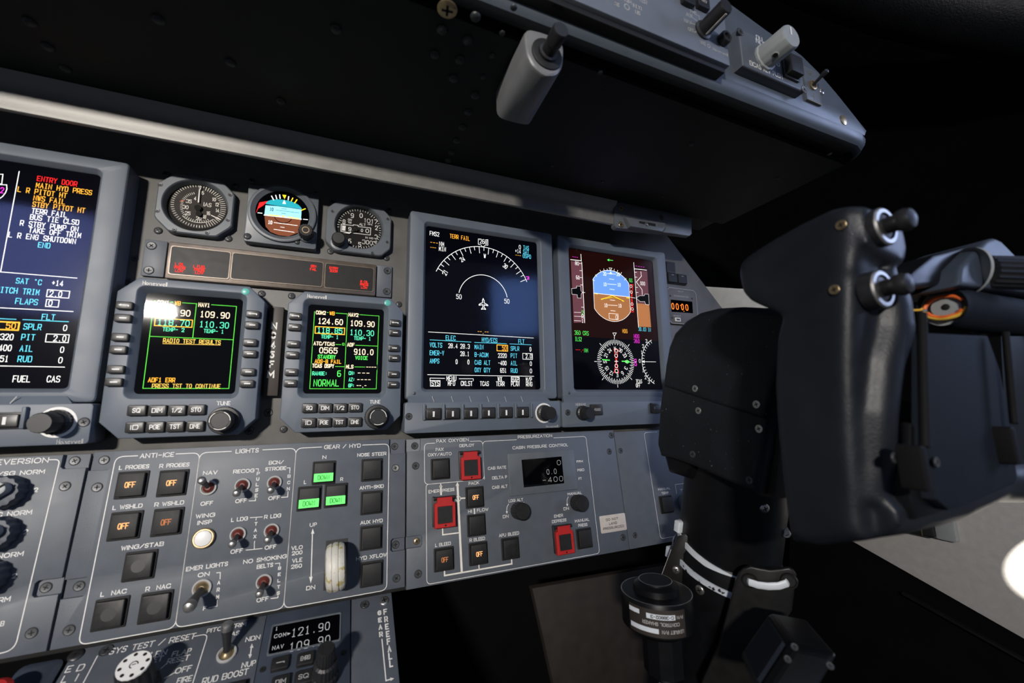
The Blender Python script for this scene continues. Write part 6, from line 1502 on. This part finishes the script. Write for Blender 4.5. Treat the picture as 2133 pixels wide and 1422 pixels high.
pth = [(*bp(530, 275), -1.2), (*bp(545, 272), 1.6), (*bp(640, 300), 2.6), (*bp(760, 318), 3.0), (*bp(880, 322), 2.6), (*bp(975, 305), 1.4), (*bp(992, 300), -1.2)]
MB().m('nylon').tube(pth, [(2.4, .8)]*7, 10, up=(0, 0, 1)).obj('band', o)
fk = FB.sub(0, 0, -32)
t, f9 = thing('shaker_mount', 'thin black worn mounting plate between the shaker motor and the column', 'bracket', fk, 0, 0, 0)
P = [fk.at(*q) for q in ((1446, 1125), (1428, 1108), (1412, 1112), (1398, 1135), (1386, 1172), (1368, 1225), (1358, 1262), (1395, 1275), (1440, 1240))]
MB().m('strap_black').slab(P if sum(a[0]*b_[1]-b_[0]*a[1] for a, b_ in zip(P, P[1:]+P[:1])) > 0 else P[::-1], -3, 0, .8).obj('plate', t)
MB().m('dim_paint').line([fk.at(*q, .1) for q in ((1398, 1137), (1386, 1173), (1369, 1225), (1359, 1258))], .35, .1).obj('worn_edge', t)
p = fk.at(1410, 1180, 0); screw(t, *p, 0, 3.0, 'bright_screw')
# ---- switch box on the bracket
def pt_(px, py, dep):
    d = FX + RX*((px-1066.5)/FPX) - UX*((py-711)/FPX); return CAMP + d*dep
D_ = pt_(1650, 1344, .212); A_ = pt_(1601, 1273, .255); C_ = pt_(1750, 1364, .205); E_ = pt_(1585, 1445, .200)
t, f4 = thing('switch_box', 'black box with a square inset pad at the foot of the column', 'switch box', Frame(D_, (1, 0, 0), (0, 0, 1)), 0, 0, 0)
def loc4(p): q = p - f4.o; return (q.dot(f4.u)*1000, q.dot(f4.v)*1000, q.dot(f4.n)*1000)
e1, e2, e3 = A_-D_, C_-D_, E_-D_
b = MB().m('column_black'); b.loft([[loc4(p+e3*s) for p in (D_, C_, C_+e1, A_)] for s in (0, 1.15)])
o = b.obj('case', t, smooth=0); bv = o.modifiers.new('bevel', 'BEVEL'); bv.width = .003; bv.segments = 3
nn = e1.cross(e3).normalized()
if nn.dot(CAMP-D_) < 0: nn = -nn
P = [D_+e1*a+e3*c_ for a, c_ in ((.12, .10), (.78, .10), (.78, .92), (.12, .92))]
b = MB().m('pad_blue').loft([[loc4(p+nn*.0002) for p in P], [loc4(p+nn*.0022) for p in P]]); b.obj('inset_pad', t)
n2 = e2.cross(e3).normalized()
if n2.dot(CAMP-D_) < 0: n2 = -n2
for s, q_ in ((.06, .02), (.08, .28), (.93, .24)):
    p = D_+e2*s+e3*q_+n2*.0002; o = part('screw', screw_mesh('screw_grey', 1.6, True), t, loc4(p)); o.rotation_euler = Vector(loc4(n2+f4.o)).to_track_quat('Z', 'Y').to_euler()

# ---- stick shaker beside the column
SH = Vector((.158, -.132, 0))
d = FX + RX*((1330-1066.5)/FPX) - UX*((1224-711)/FPX); s = Vector((d.x, d.y)).length; hd = Vector((SH.x-CAMP.x, SH.y-CAMP.y)).length
zt = CAMP.z + d.z*hd/s
FS = Frame((SH.x, SH.y, zt), (1, 0, 0), (0, 1, 0))
t, f5 = thing('stick_shaker', 'black cylindrical shaker motor with inverted label, left of the column', 'motor', FS, 0, 0, 0)
RS = 26.5
MB().m('column_black').lathe([(RS-7, -27), (RS, -22), (RS, -1.2), (RS-.8, 0), (17, 0), (16.4, 4), (12.6, 6.2), (12.4, 7.4)], seg=64, cap0=True).obj('case', t)
MB().m('dim_paint').line(circ((0, 0), 12.2, 48)+[(12.2, 0)], .35, 7.45).line(circ((0, 0), RS-.5, 72)+[(RS-.5, 0)], .3, -.08).obj('worn_edge', t)
MB().m('column_black').lathe([(12.5, -58), (15, -55), (15, -22)], (2, -2), 10).m('nylon').lathe([(5, -80), (5, -58)], (2, -2), 16).obj('motor_body', t)

b = MB()
def wrapped(b, m, tx, a0, a1, h, cap):
    s = MB().m(m).text(tx, a0, a1, 0, cap, 0, .5, 2)
    base = len(b.V)
    for u, v, n in s.V:
        a = math.radians(-130)+u/RS; b.V.append(((RS+.12)*math.cos(a), (RS+.12)*math.sin(a), h+v))
    for fc in s.F: b.F.append([base+i for i in fc]); b.M.append(m)
def patch(b, m, a0, a1, h0, h1, dr=.3):
    n = 24; base = len(b.V)
    for i in range(n+1):
        a = math.radians(-130)+(a0+(a1-a0)*i/n)/RS
        for h in (h0, h1): b.V.append(((RS+dr)*math.cos(a), (RS+dr)*math.sin(a), h))
    for i in range(n): b.F.append([base+2*i, base+2*i+2, base+2*i+3, base+2*i+1]); b.M.append(m)
def wrapflip(b, m, tx, a0, a1, h, cap):
    s = MB().m(m).text(tx, a0, a1, 0, cap, 0, .42, 2); base = len(b.V); um = (a0+a1)/2
    for u, v, n in s.V:
        a = math.radians(-130)+(2*um-u)/RS; b.V.append(((RS+.42)*math.cos(a), (RS+.42)*math.sin(a), h-v))
    for fc in s.F: b.F.append([base+i for i in fc]); b.M.append(m)
patch(b, 'placard_dark', -22, 20, -21, -3, .2)
patch(b, 'nylon', -8, 12, -9.2, -5.8); wrapflip(b, 'dial_black', 'C-38802-3', -5, 11, -7.5, 2.2); wrapflip(b, 'dim_paint', 'P/N', 13, 18, -7.5, 2.2)
wrapflip(b, 'dim_paint', 'CONTROL SHAKER', -11, 15, -12, 2.4); wrapflip(b, 'dim_paint', 'LEARJET P/N', 2, 18, -16.8, 2.4); patch(b, 'nylon', -21, 0, -18.4, -15.2); patch(b, 'nylon', -22, -13, -8, -5)
b.obj('data_plate', t, smooth=0, label='data plate with inverted white lettering')

# ================================================================== map light and clamp on the wheel
c0 = pp(1972, 640, -14)
t, f6 = thing('map_light', 'dark tube with orange and yellow wires in its open end, on the wheel', 'lamp', FPa, c0[0], c0[1], 0)
RT = 11.5
b = MB().m('pad_blue').lathe([(RT-1.2, -6), (RT-.6, 0), (RT, 1), (RT, 190)], seg=48, cap0=False, axis=((0, 0, -14), (1, 0, 0), (0, 1, 0))); b.obj('tube', t)
MB().m('light_knob').lathe([(RT-1.2, -1), (RT-1.5, 1), (6.5, 1.2), (6, -1.2), (1.8, -1.4), (1.5, 1)], seg=40, cap1=True, axis=((0, 0, -14), (1, 0, 0), (0, 1, 0))).m('void').lathe([(1.7, -1.6), (1.5, -1.7)], seg=16, axis=((0, 0, -14), (1, 0, 0), (0, 1, 0))).obj('end_cap', t)
for m_, a0, a1, rr_ in (('orange_wire', 20, 175, 8.0), ('orange_wire', 200, 330, 7.6), ('yellow_wire', 190, 345, 8.8)):
    pth = [(-2.6-.3*math.sin(i), rr_*.72*math.sin(math.radians(a0+(a1-a0)*i/14)), -14+rr_*math.cos(math.radians(a0+(a1-a0)*i/14))) for i in range(15)]
    MB().m(m_).tube(pth, .95, 10).obj('wire', t)
MB().m('yellow_wire').tube([(-2.4, 3, -21), (-3, 1, -22.5), (-5, .2, -23), (-10, 0, -25)], .7, 8).obj('wire', t)
t, f7 = thing('clip_clamp', 'blue-black clamp with knurled knob above the wired tube on the wheel', 'clamp', FPa, 0, 0, 0)
P = [pp(*q) for q in ((2010, 592), (2200, 612), (2200, 560), (2140, 540), (2098, 497), (2085, 491), (2068, 497), (2016, 552))]
MB().m('box_blue').slab(P, -32, -2, 2.5, 3).obj('clamp_block', t)
P = [pp(*q, -10) for q in ((1885, 600), (2012, 590), (2016, 556), (2066, 500), (1945, 530), (1884, 582))]
MB().m('column_black').slab(P, -40, -10, 2).obj('clamp_jaw', t)
q = pp(2092, 548, 6)
MB().m('light_knob').lathe([(13, 0), (13, 1.4), (12, 2)], seg=40, axis=((q[0], q[1], -8), (1, -.1, .55), (0, 1, 0))).obj('washer', t)
MB().m('black_plastic').lathe([(5, 2), (5, 8), (8.5, 9), (8.5, 30), (7, 31)], seg=60, flute=.06, nfl=20, axis=((q[0], q[1], -8), (1, -.1, .55), (0, 1, 0))).obj('knurled_knob', t)
# sunlight landing on the side console
sl_ = bpy.data.lights.new('sunbeam', 'SPOT'); sl_.energy = 380; sl_.spot_size = math.radians(3.8); sl_.spot_blend = .02; sl_.color = (1, .95, .86); sl_.shadow_soft_size = .003
so = bpy.data.objects.new('sunbeam', sl_); COL.objects.link(so); so.location = (0, -.9, .25)
q = FXS.w(*sp(2285, 1185)); so.rotation_euler = (q-Vector(so.location)).to_track_quat('-Z', 'Y').to_euler()
